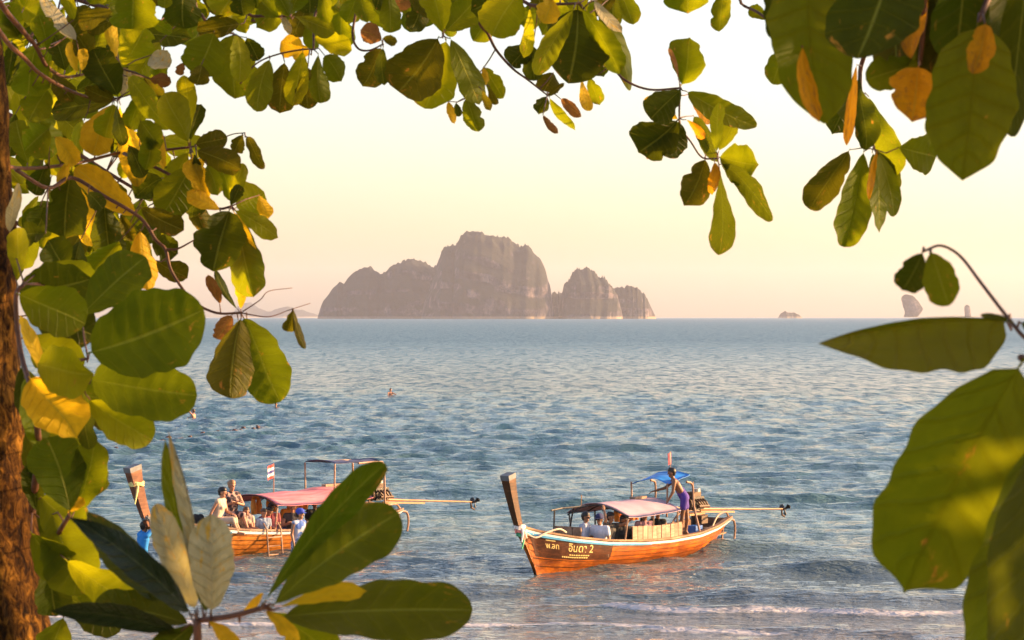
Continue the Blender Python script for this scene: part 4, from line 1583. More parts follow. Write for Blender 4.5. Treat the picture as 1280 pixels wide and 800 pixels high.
# ------------------------------------------------------------------ foliage materials
def leaf_mat(name, dark, light, trans, tw=0.5, rough=0.48, blotch=(0.42, 0.22, 0.03), blotch_at=0.70, pale_rib=(0.34, 0.34, 0.05), vein_w=0.10):
    """leathery leaf: veins from the leaf's own UVs, blotches, light coming through the blade"""
    m, nt, b, out = node_mat(name)
    L = nt.links
    uv = nd(nt, 'ShaderNodeUVMap')
    sep = nd(nt, 'ShaderNodeSeparateXYZ')
    L.new(uv.outputs[0], sep.inputs[0])
    oi = nd(nt, 'ShaderNodeObjectInfo')
    # |v - 0.5|
    sb = nd(nt, 'ShaderNodeMath', operation='SUBTRACT')
    sb.inputs[1].default_value = 0.5
    L.new(sep.outputs['Y'], sb.inputs[0])
    ab = nd(nt, 'ShaderNodeMath', operation='ABSOLUTE')
    L.new(sb.outputs[0], ab.inputs[0])
    rib = nd(nt, 'ShaderNodeMapRange')
    rib.inputs['From Min'].default_value = 0.028
    rib.inputs['From Max'].default_value = 0.012
    L.new(ab.outputs[0], rib.inputs['Value'])
    # side veins, slanting toward the tip
    sl = nd(nt, 'ShaderNodeMath', operation='MULTIPLY_ADD')
    L.new(ab.outputs[0], sl.inputs[0])
    sl.inputs[1].default_value = -0.30
    L.new(sep.outputs['X'], sl.inputs[2])
    vw = nd(nt, 'ShaderNodeTexNoise', Scale=2.5, Detail=2.0)
    L.new(uv.outputs[0], vw.inputs['Vector'])
    va = nd(nt, 'ShaderNodeMath', operation='MULTIPLY_ADD')
    va.inputs[1].default_value = 0.10
    L.new(vw.outputs['Fac'], va.inputs[0])
    L.new(sl.outputs[0], va.inputs[2])
    fr = nd(nt, 'ShaderNodeMath', operation='MULTIPLY')
    fr.inputs[1].default_value = 8.0
    L.new(va.outputs[0], fr.inputs[0])
    pp = nd(nt, 'ShaderNodeMath', operation='PINGPONG')
    pp.inputs[1].default_value = 0.5
    L.new(fr.outputs[0], pp.inputs[0])
    vein = nd(nt, 'ShaderNodeMapRange')
    vein.inputs['From Min'].default_value = 0.14
    vein.inputs['From Max'].default_value = 0.02
    L.new(pp.outputs[0], vein.inputs['Value'])
    # blade tone
    tc = nd(nt, 'ShaderNodeTexCoord')
    addo = nd(nt, 'ShaderNodeVectorMath', operation='ADD')
    mulr = nd(nt, 'ShaderNodeMath', operation='MULTIPLY')
    mulr.inputs[1].default_value = 53.0
    L.new(oi.outputs['Random'], mulr.inputs[0])
    cmb = nd(nt, 'ShaderNodeCombineXYZ')
    L.new(mulr.outputs[0], cmb.inputs[0])
    L.new(uv.outputs[0], addo.inputs[0])
    L.new(cmb.outputs[0], addo.inputs[1])
    nz = nd(nt, 'ShaderNodeTexNoise', Scale=3.0, Detail=10.0, Roughness=0.68)
    L.new(addo.outputs[0], nz.inputs['Vector'])
    tone = ramp(nt, [(0.33, dark), (0.64, light)])
    L.new(nz.outputs['Fac'], tone.inputs[0])
    hs = nd(nt, 'ShaderNodeHueSaturation')
    mrv = nd(nt, 'ShaderNodeMapRange')
    mrv.inputs['To Min'].default_value = 0.75
    mrv.inputs['To Max'].default_value = 1.25
    L.new(oi.outputs['Random'], mrv.inputs['Value'])
    L.new(mrv.outputs[0], hs.inputs['Value'])
    L.new(tone.outputs[0], hs.inputs['Color'])
    # rusty blotches, more of them toward the tip
    nz2 = nd(nt, 'ShaderNodeTexNoise', Scale=4.5, Detail=6.0, Roughness=0.7)
    L.new(addo.outputs[0], nz2.inputs['Vector'])
    tip = nd(nt, 'ShaderNodeMath', operation='MULTIPLY_ADD')
    L.new(sep.outputs['X'], tip.inputs[0])
    tip.inputs[1].default_value = 0.12
    L.new(nz2.outputs['Fac'], tip.inputs[2])
    bl = ramp(nt, [(blotch_at, (0, 0, 0)), (blotch_at + 0.07, (1, 1, 1))])
    L.new(tip.outputs[0], bl.inputs[0])
    # scattered brown specks
    vo = nd(nt, 'ShaderNodeTexVoronoi', Scale=13.0, Randomness=1.0)
    L.new(addo.outputs[0], vo.inputs['Vector'])
    vs1 = ramp(nt, [(0.10, (1, 1, 1)), (0.15, (0, 0, 0))])
    L.new(vo.outputs['Distance'], vs1.inputs[0])
    vsep = nd(nt, 'ShaderNodeSeparateColor')
    L.new(vo.outputs['Color'], vsep.inputs[0])
    vth = nd(nt, 'ShaderNodeMath', operation='GREATER_THAN')
    vth.inputs[1].default_value = 0.82
    L.new(vsep.outputs[0], vth.inputs[0])
    spk = nd(nt, 'ShaderNodeMath', operation='MULTIPLY')
    L.new(vs1.outputs[0], spk.inputs[0])
    L.new(vth.outputs[0], spk.inputs[1])
    m0 = nd(nt, 'ShaderNodeMix', data_type='RGBA')
    L.new(spk.outputs[0], m0.inputs[0])
    L.new(hs.outputs[0], m0.inputs[6])
    m0.inputs[7].default_value = (0.07, 0.035, 0.008, 1)
    m1 = nd(nt, 'ShaderNodeMix', data_type='RGBA')
    L.new(bl.outputs[0], m1.inputs[0])
    L.new(m0.outputs[2], m1.inputs[6])
    m1.inputs[7].default_value = (*blotch, 1)
    m2 = nd(nt, 'ShaderNodeMix', data_type='RGBA')
    rv = nd(nt, 'ShaderNodeMath', operation='MULTIPLY_ADD')
    L.new(vein.outputs[0], rv.inputs[0])
    rv.inputs[1].default_value = vein_w
    rsc = nd(nt, 'ShaderNodeMath', operation='MULTIPLY')
    rsc.inputs[1].default_value = 0.65
    L.new(rib.outputs[0], rsc.inputs[0])
    L.new(rsc.outputs[0], rv.inputs[2])
    L.new(rv.outputs[0], m2.inputs[0])
    L.new(m1.outputs[2], m2.inputs[6])
    m2.inputs[7].default_value = (*pale_rib, 1)
    L.new(m2.outputs[2], b.inputs['Base Color'])
    b.inputs['Roughness'].default_value = rough
    b.inputs['Specular IOR Level'].default_value = 0.09
    # relief of the veins
    hsum = nd(nt, 'ShaderNodeMath', operation='MULTIPLY_ADD')
    L.new(vein.outputs[0], hsum.inputs[0])
    hsum.inputs[1].default_value = -0.6
    hs2 = nd(nt, 'ShaderNodeMath', operation='MULTIPLY_ADD')
    L.new(nz.outputs['Fac'], hs2.inputs[0])
    hs2.inputs[1].default_value = 1.2
    L.new(rib.outputs[0], hs2.inputs[2])
    L.new(hs2.outputs[0], hsum.inputs[2])
    bp = nd(nt, 'ShaderNodeBump', Strength=0.8, Distance=0.006)
    L.new(hsum.outputs[0], bp.inputs['Height'])
    L.new(bp.outputs[0], b.inputs['Normal'])
    # light through the blade
    tr = nd(nt, 'ShaderNodeBsdfTranslucent')
    mt = nd(nt, 'ShaderNodeMix', data_type='RGBA', blend_type='MULTIPLY')
    mt.inputs[0].default_value = 1.0
    trc = nd(nt, 'ShaderNodeMix', data_type='RGBA')
    L.new(bl.outputs[0], trc.inputs[0])
    trc.inputs[6].default_value = (*trans, 1)
    trc.inputs[7].default_value = (0.55, 0.25, 0.03, 1)
    shade = nd(nt, 'ShaderNodeMapRange')
    shade.inputs['To Min'].default_value = 0.75
    shade.inputs['To Max'].default_value = 1.2
    L.new(nz.outputs['Fac'], shade.inputs['Value'])
    L.new(trc.outputs[2], mt.inputs[6])
    L.new(shade.outputs[0], mt.inputs[7])
    L.new(mt.outputs[2], tr.inputs['Color'])
    mx = nd(nt, 'ShaderNodeMixShader')
    mx.inputs[0].default_value = tw
    L.new(b.outputs[0], mx.inputs[1])
    L.new(tr.outputs[0], mx.inputs[2])
    L.new(mx.outputs[0], out.inputs['Surface'])
    return m


LM = {
    'g': leaf_mat('leaf_green', (0.024, 0.044, 0.001), (0.060, 0.085, 0.002), (0.28, 0.31, 0.003)),
    'd': leaf_mat('leaf_dark_green', (0.012, 0.024, 0.001), (0.032, 0.046, 0.002), (0.11, 0.13, 0.003), tw=0.42),
    'y': leaf_mat('leaf_yellowing_sunlit', (0.32, 0.20, 0.008), (0.60, 0.41, 0.020), (0.80, 0.50, 0.010), tw=0.5, blotch=(0.35, 0.13, 0.02)),  # yellowed leaves, and sunlit gold patches put into the blade colour
    'l': leaf_mat('leaf_lime_green', (0.055, 0.078, 0.001), (0.12, 0.14, 0.003), (0.46, 0.45, 0.004)),
    'o': leaf_mat('leaf_olive', (0.035, 0.038, 0.002), (0.070, 0.068, 0.003), (0.17, 0.15, 0.004), tw=0.4, blotch=(0.26, 0.12, 0.02), blotch_at=0.68),
    'p': leaf_mat('leaf_underside_sunlit', (0.28, 0.26, 0.15), (0.50, 0.45, 0.28), (0.45, 0.38, 0.10), tw=0.35, rough=0.5, blotch=(0.55, 0.38, 0.05), blotch_at=0.62, pale_rib=(0.6, 0.56, 0.36)),  # pale underside, with a sunlit sheen put into its colour
    'b': leaf_mat('leaf_withered', (0.14, 0.065, 0.02), (0.30, 0.15, 0.05), (0.34, 0.15, 0.03), tw=0.4, rough=0.7),
    'a': leaf_mat('leaf_sunlit_amber', (0.26, 0.105, 0.004), (0.52, 0.25, 0.010), (0.75, 0.34, 0.006), tw=0.5, blotch=(0.20, 0.08, 0.01), blotch_at=0.6),  # sunlit orange strips, their light put into the leaf colour
    'h': leaf_mat('leaf_deep_green', (0.017, 0.035, 0.001), (0.044, 0.068, 0.002), (0.16, 0.20, 0.003), tw=0.46, pale_rib=(0.30, 0.31, 0.05)),
    'k': leaf_mat('leaf_blackish_glossy', (0.005, 0.012, 0.004), (0.014, 0.026, 0.006), (0.03, 0.045, 0.006), tw=0.2, rough=0.3, blotch_at=0.9, pale_rib=(0.10, 0.12, 0.05)),
    'v': leaf_mat('leaf_dark_veined', (0.030, 0.048, 0.001), (0.068, 0.086, 0.002), (0.25, 0.28, 0.004), tw=0.48, blotch=(0.40, 0.24, 0.02), blotch_at=0.70, pale_rib=(0.012, 0.018, 0.001), vein_w=0.45),
}


def bark_mat():
    m, nt, b, out = node_mat('rough_bark')
    L = nt.links
    tc = nd(nt, 'ShaderNodeTexCoord')
    mp = nd(nt, 'ShaderNodeMapping')
    mp.inputs['Scale'].default_value = (52, 52, 26)
    L.new(tc.outputs['Object'], mp.inputs['Vector'])
    nz = nd(nt, 'ShaderNodeTexNoise', Scale=1.0, Detail=8.0, Roughness=0.7, Distortion=0.8)
    L.new(mp.outputs[0], nz.inputs['Vector'])
    nz2 = nd(nt, 'ShaderNodeTexNoise', Scale=4.0, Detail=5.0, Roughness=0.7)
    L.new(tc.outputs['Object'], nz2.inputs['Vector'])
    r = ramp(nt, [(0.38, (0.008, 0.0035, 0.001)), (0.49, (0.095, 0.042, 0.007)), (0.62, (0.32, 0.155, 0.022))])
    L.new(nz.outputs['Fac'], r.inputs[0])
    mx = nd(nt, 'ShaderNodeMix', data_type='RGBA', blend_type='MULTIPLY')
    mx.inputs[0].default_value = 0.9
    L.new(r.outputs[0], mx.inputs[6])
    r2 = ramp(nt, [(0.40, (0.22, 0.18, 0.16)), (0.58, (1, 1, 1))])
    L.new(nz2.outputs['Fac'], r2.inputs[0])
    L.new(r2.outputs[0], mx.inputs[7])
    L.new(mx.outputs[2], b.inputs['Base Color'])
    b.inputs['Roughness'].default_value = 0.85
    b.inputs['Specular IOR Level'].default_value = 0.08
    bp = nd(nt, 'ShaderNodeBump', Strength=1.0, Distance=0.02)
    L.new(nz.outputs['Fac'], bp.inputs['Height'])
    L.new(bp.outputs[0], b.inputs['Normal'])
    return m


M_BARK = bark_mat()
M_TWIG = simple_mat('red_brown_twig', (0.085, 0.030, 0.012), 0.6, 0.5, 40.0)
LR = random.Random(23)


HERO = {(108, 442): (0.62, 0.50, 0.0), (110, 474): (0.50, 0.36, 0.0), (1266, 402): (0.78, 0.80, 0.1), (1281, 447): (0.62, 0.46, 1.0), (1318, 520): (0.7, 0.6, 0.4), (328, 756): (1.0, 0.42, 0.0),
        (338, 760): (0.95, 0.42, 0.0), (345, 772): (0.7, 0.42, 0.1), (241, 771): (0.8, 0.8, 0.3), (228, 792): (0.8, 0.8, 0.3), (238, 764): (0.8, 0.7, 0.3), (248, 766): (0.8, 0.8, 0.4), (252, 766): (0.8, 0.8, 0.4),
        (264, 768): (0.7, 0.5, 0.2), (245, 766): (0.7, 0.45, 0.0), (1222, 28): (0.6, 0.55, 0.4), (1016, -58): (0.6, 0.5, 0.3)}


def leaf_mesh(base, tip, width_l, width_r, depthdir, arch, fold, wave, twist, fine, seed, hero=None):
    """obovate blade between two points; side widths in metres; depthdir = which way the blade plane leans"""
    rr = random.Random(seed)
    ax = tip - base
    Ln = ax.length
    ax.normalize()
    view = (base + tip) / 2 - Vector((0, 0, CAM_Z))
    view.normalize()
    lat = ax.cross(view).normalized()            # across the blade, square to the line of sight
    nrm = lat.cross(ax).normalized()             # toward the viewer side
    if nrm.dot(view) > 0:
        nrm = -nrm
    nu, nv = (34, 4) if fine else (20, 2)
    vs_, uvs = [], []
    e1, e2 = rr.uniform(0.66, 0.98), rr.uniform(0.40, 0.50)
    if hero:
        e1, e2 = hero[0], hero[1]
    um = e1 / (e1 + e2)
    wm = um ** e1 * (1 - um) ** e2
    ph = rr.uniform(0, 6.28)
    ph2 = rr.uniform(0, 6.28)
    acum = rr.choice((0.0, 0.0, 0.25, 0.6, 0.9))
    pk = rr.uniform(0.008, 0.015) if Ln < 0.2 else rr.uniform(0.010, 0.018)
    # nibbled edges: a few bites out of either side
    bites = [(rr.uniform(0.3, 1.0), rr.choice((-1, 1)), rr.uniform(0.03, 0.07), rr.uniform(0.10, 0.34)) for _ in range(rr.choice((0, 1, 1, 2, 3)))]
    if hero:
        acum = hero[2]
        bites = []
    elif fine:
        bites = [(a_, b_, c_, d_ * 0.5) for (a_, b_, c_, d_) in bites[:1]]
    curl = rr.uniform(-0.10, 0.16)
    side_bow = rr.uniform(-0.05, 0.05)
    us = [0.0, 0.045] + [0.045 + 0.955 * (1 - (1 - k / nu) ** 1.25) for k in range(1, nu + 1)]
    for u in us:
        if u <= 0.045:
            w = 0.018 + 0.01 * u
        else:
            uu = (u - 0.03) / 0.97
            w = max(uu ** e1 * max(1 - uu, 0) ** e2 / wm, 0.012)
            if uu > 0.90:      # short pointed drip tip
                w9 = 0.9 ** e1 * 0.1 ** e2 / wm
                w = max(w9 * ((1 - uu) / 0.1) ** (e2 + acum), 0.012)
        c = base + ax * (Ln * u) + lat * (side_bow * Ln * 4 * u * (1 - u))
        bend = arch * Ln * (4 * u * (1 - u)) + curl * Ln * max(0.0, u - 0.6) ** 2 * 2.5
        tw = twist * (u - 0.5)
        ld = (lat * math.cos(tw) + nrm * math.sin(tw))
        nn = (nrm * math.cos(tw) - lat * math.sin(tw))
        for k in range(-nv, nv + 1):
            v = k / nv
            hw = (width_l if v < 0 else width_r)
            lean = depthdir
            edge = 1 + 0.05 * math.sin(u * 15 + ph + (2 if v > 0 else 0)) * abs(v) + 0.03 * math.sin(u * 37 + ph2) * abs(v)
            for (bu, bs, bw_, bd) in bites:
                if bs * v > 0.6 and abs(u - bu) < bw_ * 1.6:
                    edge -= bd * (1 - abs(u - bu) / (bw_ * 1.6))
            off = ld * (hw * w * v * edge) + nn * (lean * hw * w * v) + nn * (fold * abs(v) ** 1.3 * hw * w)
            off += nn * (wave * Ln * math.sin(u * 11 + ph + (1.5 if v > 0 else 0)) * abs(v) ** 2 * min(1, w))
            if fine:           # blade quilted between its side veins
                off += nn * (pk * Ln * math.cos(2 * math.pi * 8.0 * (u - 0.30 * abs(v) * 0.5)) * math.sin(math.pi * min(1, abs(v) + 0.08)) * min(1, w))
            vs_.append(c + off + nn * bend)
            uvs.append((u, 0.5 + 0.5 * v))
    m = 2 * nv + 1
    fs = []
    for i in range(len(us) - 1):
        for k in range(m - 1):
            a = i * m + k
            fs.append((a, a + 1, a + m + 1, a + m))
    return vs_, fs, uvs


class Tree:
    def __init__(self, name, base, label, cat, group=None):
        self.root = empty(name, base)
        tag(self.root, label, cat, group)
        self.base = Vector(base)
        self.br = []          # (pts world, radii, MB, leaves)

    def trunk(self, pts, rads, mat, name='trunk', n=20, rough=0.0):
        mb = MB()
        q = [Vector(p) for p in catmull(pts, 22)]
        rr = np.interp(np.linspace(0, 1, len(q)), np.linspace(0, 1, len(rads)), rads)
        mb.tube(q, list(rr), n)
        if rough:
            nf = noise_fn(77, 40, 8, 90, 3)
            for i, v in enumerate(mb.v):
                c = q[min(i // n, len(q) - 1)]
                dr = (v - c)
                if dr.length > 1e-5:
                    k = float(nf(np.array(dr.x * 2), np.array(dr.y * 2), np.array(v.z * 0.8)))
                    mb.v[i] = c + dr * (1 + rough * k)
        mb.v = [v - self.base for v in mb.v]
        return mb.build(name, mat, self.root, True)

    def branch(self, path, r0, r1, smooth=5):
        """path of (px, py, d)"""
        pts = [P(*p) for p in path]
        q = [Vector(p) for p in catmull(pts, smooth)]
        rr = np.linspace(r0, r1, len(q)) * 0.62
        mb = MB()
        mb.tube(q, list(rr), 8)
        self.br.append([q, rr, mb, []])

    def leaf(self, bx, by, tx, ty, w, d, mat, half=None, arch=None, fold=None):
        self._pend = getattr(self, '_pend', [])
        self._pend.append((bx, by, tx, ty, w, d, mat, half, arch, fold))

    def finish(self):
        for (bx, by, tx, ty, w, d, mat, half, arch, fold) in getattr(self, '_pend', []):
            # nearest branch carries the leaf
            best = None
            for bi, (q, rr, mb, lv) in enumerate(self.br):
                for pi_, p in enumerate(q):
                    px = 640 + p.x / p.y * F
                    py = HOR - (p.z - CAM_Z) / p.y * F
                    dd = (px - bx) ** 2 + (py - by) ** 2 + (300 * (p.y - d) / d) ** 2 * 0.15
                    if best is None or dd < best[0]:
                        best = (dd, bi, pi_)
            _, bi, pi_ = best
            q, rr, mb, lv = self.br[bi]
            at = q[pi_]
            d0 = d + LR.uniform(-0.12, 0.12) * d * 0.3
            B = P(bx, by, d0)
            Lp = math.hypot(tx - bx, ty - by)
            # a blade seen shortened tips toward or away from the eye
            dep = LR.uniform(-0.35, 0.35) * Lp / F * d
            T = P(tx, ty, d0 + dep)
            m_per_px = d0 / F
            wl, wr = (w / 2 * m_per_px, w / 2 * m_per_px) if half is None else (half[0] * m_per_px, half[1] * m_per_px)
            nat = 0.50 * Lp
            lean = LR.choice((-1, 1)) * math.sqrt(max(0.0, min((nat / max(w, 1)) ** 2 - 1, 2.2))) * 0.8 + LR.uniform(-0.25, 0.25)
            ar = LR.uniform(-0.04, 0.17) if arch is None else arch * 1.6
            fo = LR.uniform(0.15, 0.95) * LR.choice((1, 1, -1)) if fold is None else fold * 1.5
            vs_, fs, uvs = leaf_mesh(B, T, wl, wr, lean, ar, fo, LR.uniform(0.012, 0.04), LR.uniform(-0.9, 0.9) * (0.35 if (bx, by) in HERO else 1.0), Lp > 95, LR.random(), HERO.get((bx, by)))
            o0 = self.base
            ob = mesh_obj('leaf', [v - B for v in vs_], fs, LM[mat], None, True, uvs)
            ob.location = B
            lv.append(ob)
            # its stalk
            if (B - at).length > 0.006:
                mid = (at + B) / 2 + Vector((0, 0, 0.012 * LR.uniform(-1, 1)))
                r = min(0.004, max(0.0016, 0.75 * m_per_px))
                mb.tube([at, mid, B + (T - B) * 0.03], [r * 1.3, r, r * 0.8], 6)
        for q, rr, mb, lv in self.br:
            start = q[0]
            mb.v = [v - start for v in mb.v]
            bo = mb.build('branch', M_TWIG, self.root, True)
            bo.location = start - self.base
            for ob in lv:
                ob.parent = bo
                ob.location = ob.location - start


# ================================================================== big sea-almond tree on the left, its limb crossing overhead
tb = P(-40, 0, 5.6)
base = Vector((P(75, 0, 5.6).x - 0.30, 5.6, ground_z(5.6)))
T1 = Tree('sea_almond_tree', base, 'large sea-almond tree leaning at the left edge with branches arching overhead', 'tree')
edge = [(95, 1300), (80, 900), (66, 800), (52, 700), (40, 610), (31, 500), (26, 400), (20, 300), (8, 200), (0, 110), (-12, 0), (-30, -150), (-40, -320)]
tr_pts, tr_r = [], []
for (ex, ey) in edge:
    r = 0.135 + 0.05 * max(0.0, (ey - 300) / 1000)
    tr_pts.append(P(ex, ey, 5.6) - Vector((r, 0, 0)))
    tr_r.append(r)
tr_pts = [base + Vector((0.0, 0, -0.1))] + tr_pts
tr_r = [0.24] + tr_r
T1.trunk(tr_pts, tr_r, M_BARK, n=64, rough=0.075)
# limbs and branches (px, py, depth)
T1.branch([(-60, -260, 5.6), (60, -330, 6.0), (300, -300, 6.8), (600, -260, 7.2), (900, -250, 7.0), (1050, -220, 6.6)], 0.060, 0.022)
T1.branch([(-60, -120, 5.6), (-30, -60, 6.0), (0, 3, 6.4), (28, 38, 6.6), (45, 58, 6.7), (58, 82, 6.8), (80, 96, 6.9), (105, 93, 7.0)], 0.016, 0.006)
T1.branch([(-40, -20, 5.7), (7, 50, 6.4), (30, 72, 6.6), (50, 92, 6.7), (85, 112, 6.9), (120, 124, 7.0), (147, 123, 7.0)], 0.012, 0.006)
T1.branch([(105, 93, 7.0), (130, 96, 7.1), (151, 86, 7.1)], 0.006, 0.004)
T1.branch([(-30, 190, 5.7), (20, 210, 6.6), (90, 205, 7.0), (155, 190, 7.2), (200, 188, 7.2), (238, 184, 7.2)], 0.009, 0.006)
T1.branch([(238, 184, 7.2), (270, 176, 7.3), (290, 168, 7.3), (306, 166, 7.3)], 0.004, 0.0025)
T1.branch([(155, 192, 7.1), (185, 205, 7.0), (215, 220, 7.0), (240, 237, 7.0), (258, 255, 7.0), (275, 261, 7.0), (289, 258, 7.0)], 0.009, 0.006)
T1.branch([(20, 212, 6.6), (60, 235, 6.7), (90, 222, 6.8), (130, 245, 6.8), (175, 272, 6.8), (195, 300, 6.8), (207, 312, 6.8), (215, 340, 6.8), (240, 375, 6.8), (270, 391, 6.8), (301, 391, 6.8)], 0.010, 0.0055)
T1.branch([(207, 312, 6.8), (222, 311, 6.8), (243, 300, 6.8)], 0.006, 0.0035)
T1.branch([(301, 391, 6.8), (325, 375, 6.8), (336, 364, 6.85), (365, 360, 6.9)], 0.003, 0.0015)
T1.branch([(301, 391, 6.8), (335, 396, 6.8), (360, 388, 6.85), (388, 379, 6.9)], 0.003, 0.0015)
# twigs dropping from the overhead limb
T1.branch([(120, -310, 6.2), (150, -120, 6.8), (168, -30, 7.0), (176, -8, 7.0)], 0.014, 0.005)
T1.branch([(240, -305, 6.6), (235, -100, 6.9), (243, 0, 7.1), (253, 20, 7.1), (268, 38, 7.1), (292, 42, 7.1)], 0.012, 0.005)
T1.branch([(260, -300, 6.7), (300, -80, 7.0), (305, 10, 7.1), (335, 20, 7.1), (364, 20, 7.1)], 0.012, 0.005)
T1.branch([(300, 105, 7.1), (320, 80, 7.1), (347, 68, 7.1), (378, 62, 7.1), (392, 62, 7.1)], 0.004, 0.004)
T1.branch([(380, -290, 6.9), (410, -60, 7.2), (402, 0, 7.2), (393, 22, 7.2), (392, 62, 7.1)], 0.010, 0.005)
T1.branch([(420, -285, 7.0), (450, -60, 7.2), (449, -8, 7.2), (441, 40, 7.2), (447, 60, 7.2), (462, 63, 7.2), (479, 55, 7.2)], 0.009, 0.004)
T1.branch([(520, -270, 7.1), (580, -40, 7.2), (573, 0, 7.2), (554, 20, 7.2), (554, 45, 7.2)], 0.012, 0.006)
T1.branch([(560, -265, 7.1), (590, -60, 7.2), (597, 20, 7.2), (610, 42, 7.2), (620, 62, 7.2), (640, 85, 7.2), (660, 100, 7.2), (684, 119, 7.2)], 0.011, 0.004)
T1.branch([(619, 62, 7.2), (612, 74, 7.2), (605, 84, 7.2), (592, 102, 7.2), (584, 122, 7.2)], 0.0035, 0.0025)
T1.branch([(600, -260, 7.2), (630, -60, 7.2), (655, 2, 7.1), (700, 5, 7.0), (724, 4, 7.0)], 0.012, 0.006)
T1.branch([(724, 4, 7.0), (748, 40, 7.1), (765, 80, 7.1), (781, 100, 7.0), (812, 112, 7.0), (850, 110, 7.0)], 0.007, 0.005)
T1.branch([(850, 110, 7.0), (850, 155, 7.0), (864, 178, 7.0), (878, 197, 7.0), (897, 198, 7.0)], 0.005, 0.004)
T1.branch([(830, -250, 7.0), (855, -60, 7.0), (862, -20, 7.0)], 0.010, 0.005)
T1.branch([(862, -22, 7.0), (890, -16, 7.0), (905, -10, 7.0)], 0.005, 0.004)
# shoot with the large leaves low on the trunk
T1.branch([(40, 640, 5.45), (48, 560, 5.1), (44, 500, 4.9), (60, 462, 4.8), (110, 448, 4.7)], 0.014, 0.005)
T1.branch([(44, 500, 4.9), (70, 500, 4.8), (112, 478, 4.7)], 0.008, 0.005)
T1.branch([(44, 500, 4.9), (26, 440, 5.0), (20, 372, 5.0), (30, 355, 5.0)], 0.010, 0.007)
T1.branch([(55, 720, 5.4), (72, 670, 5.1), (86, 645, 5.0)], 0.012, 0.007)

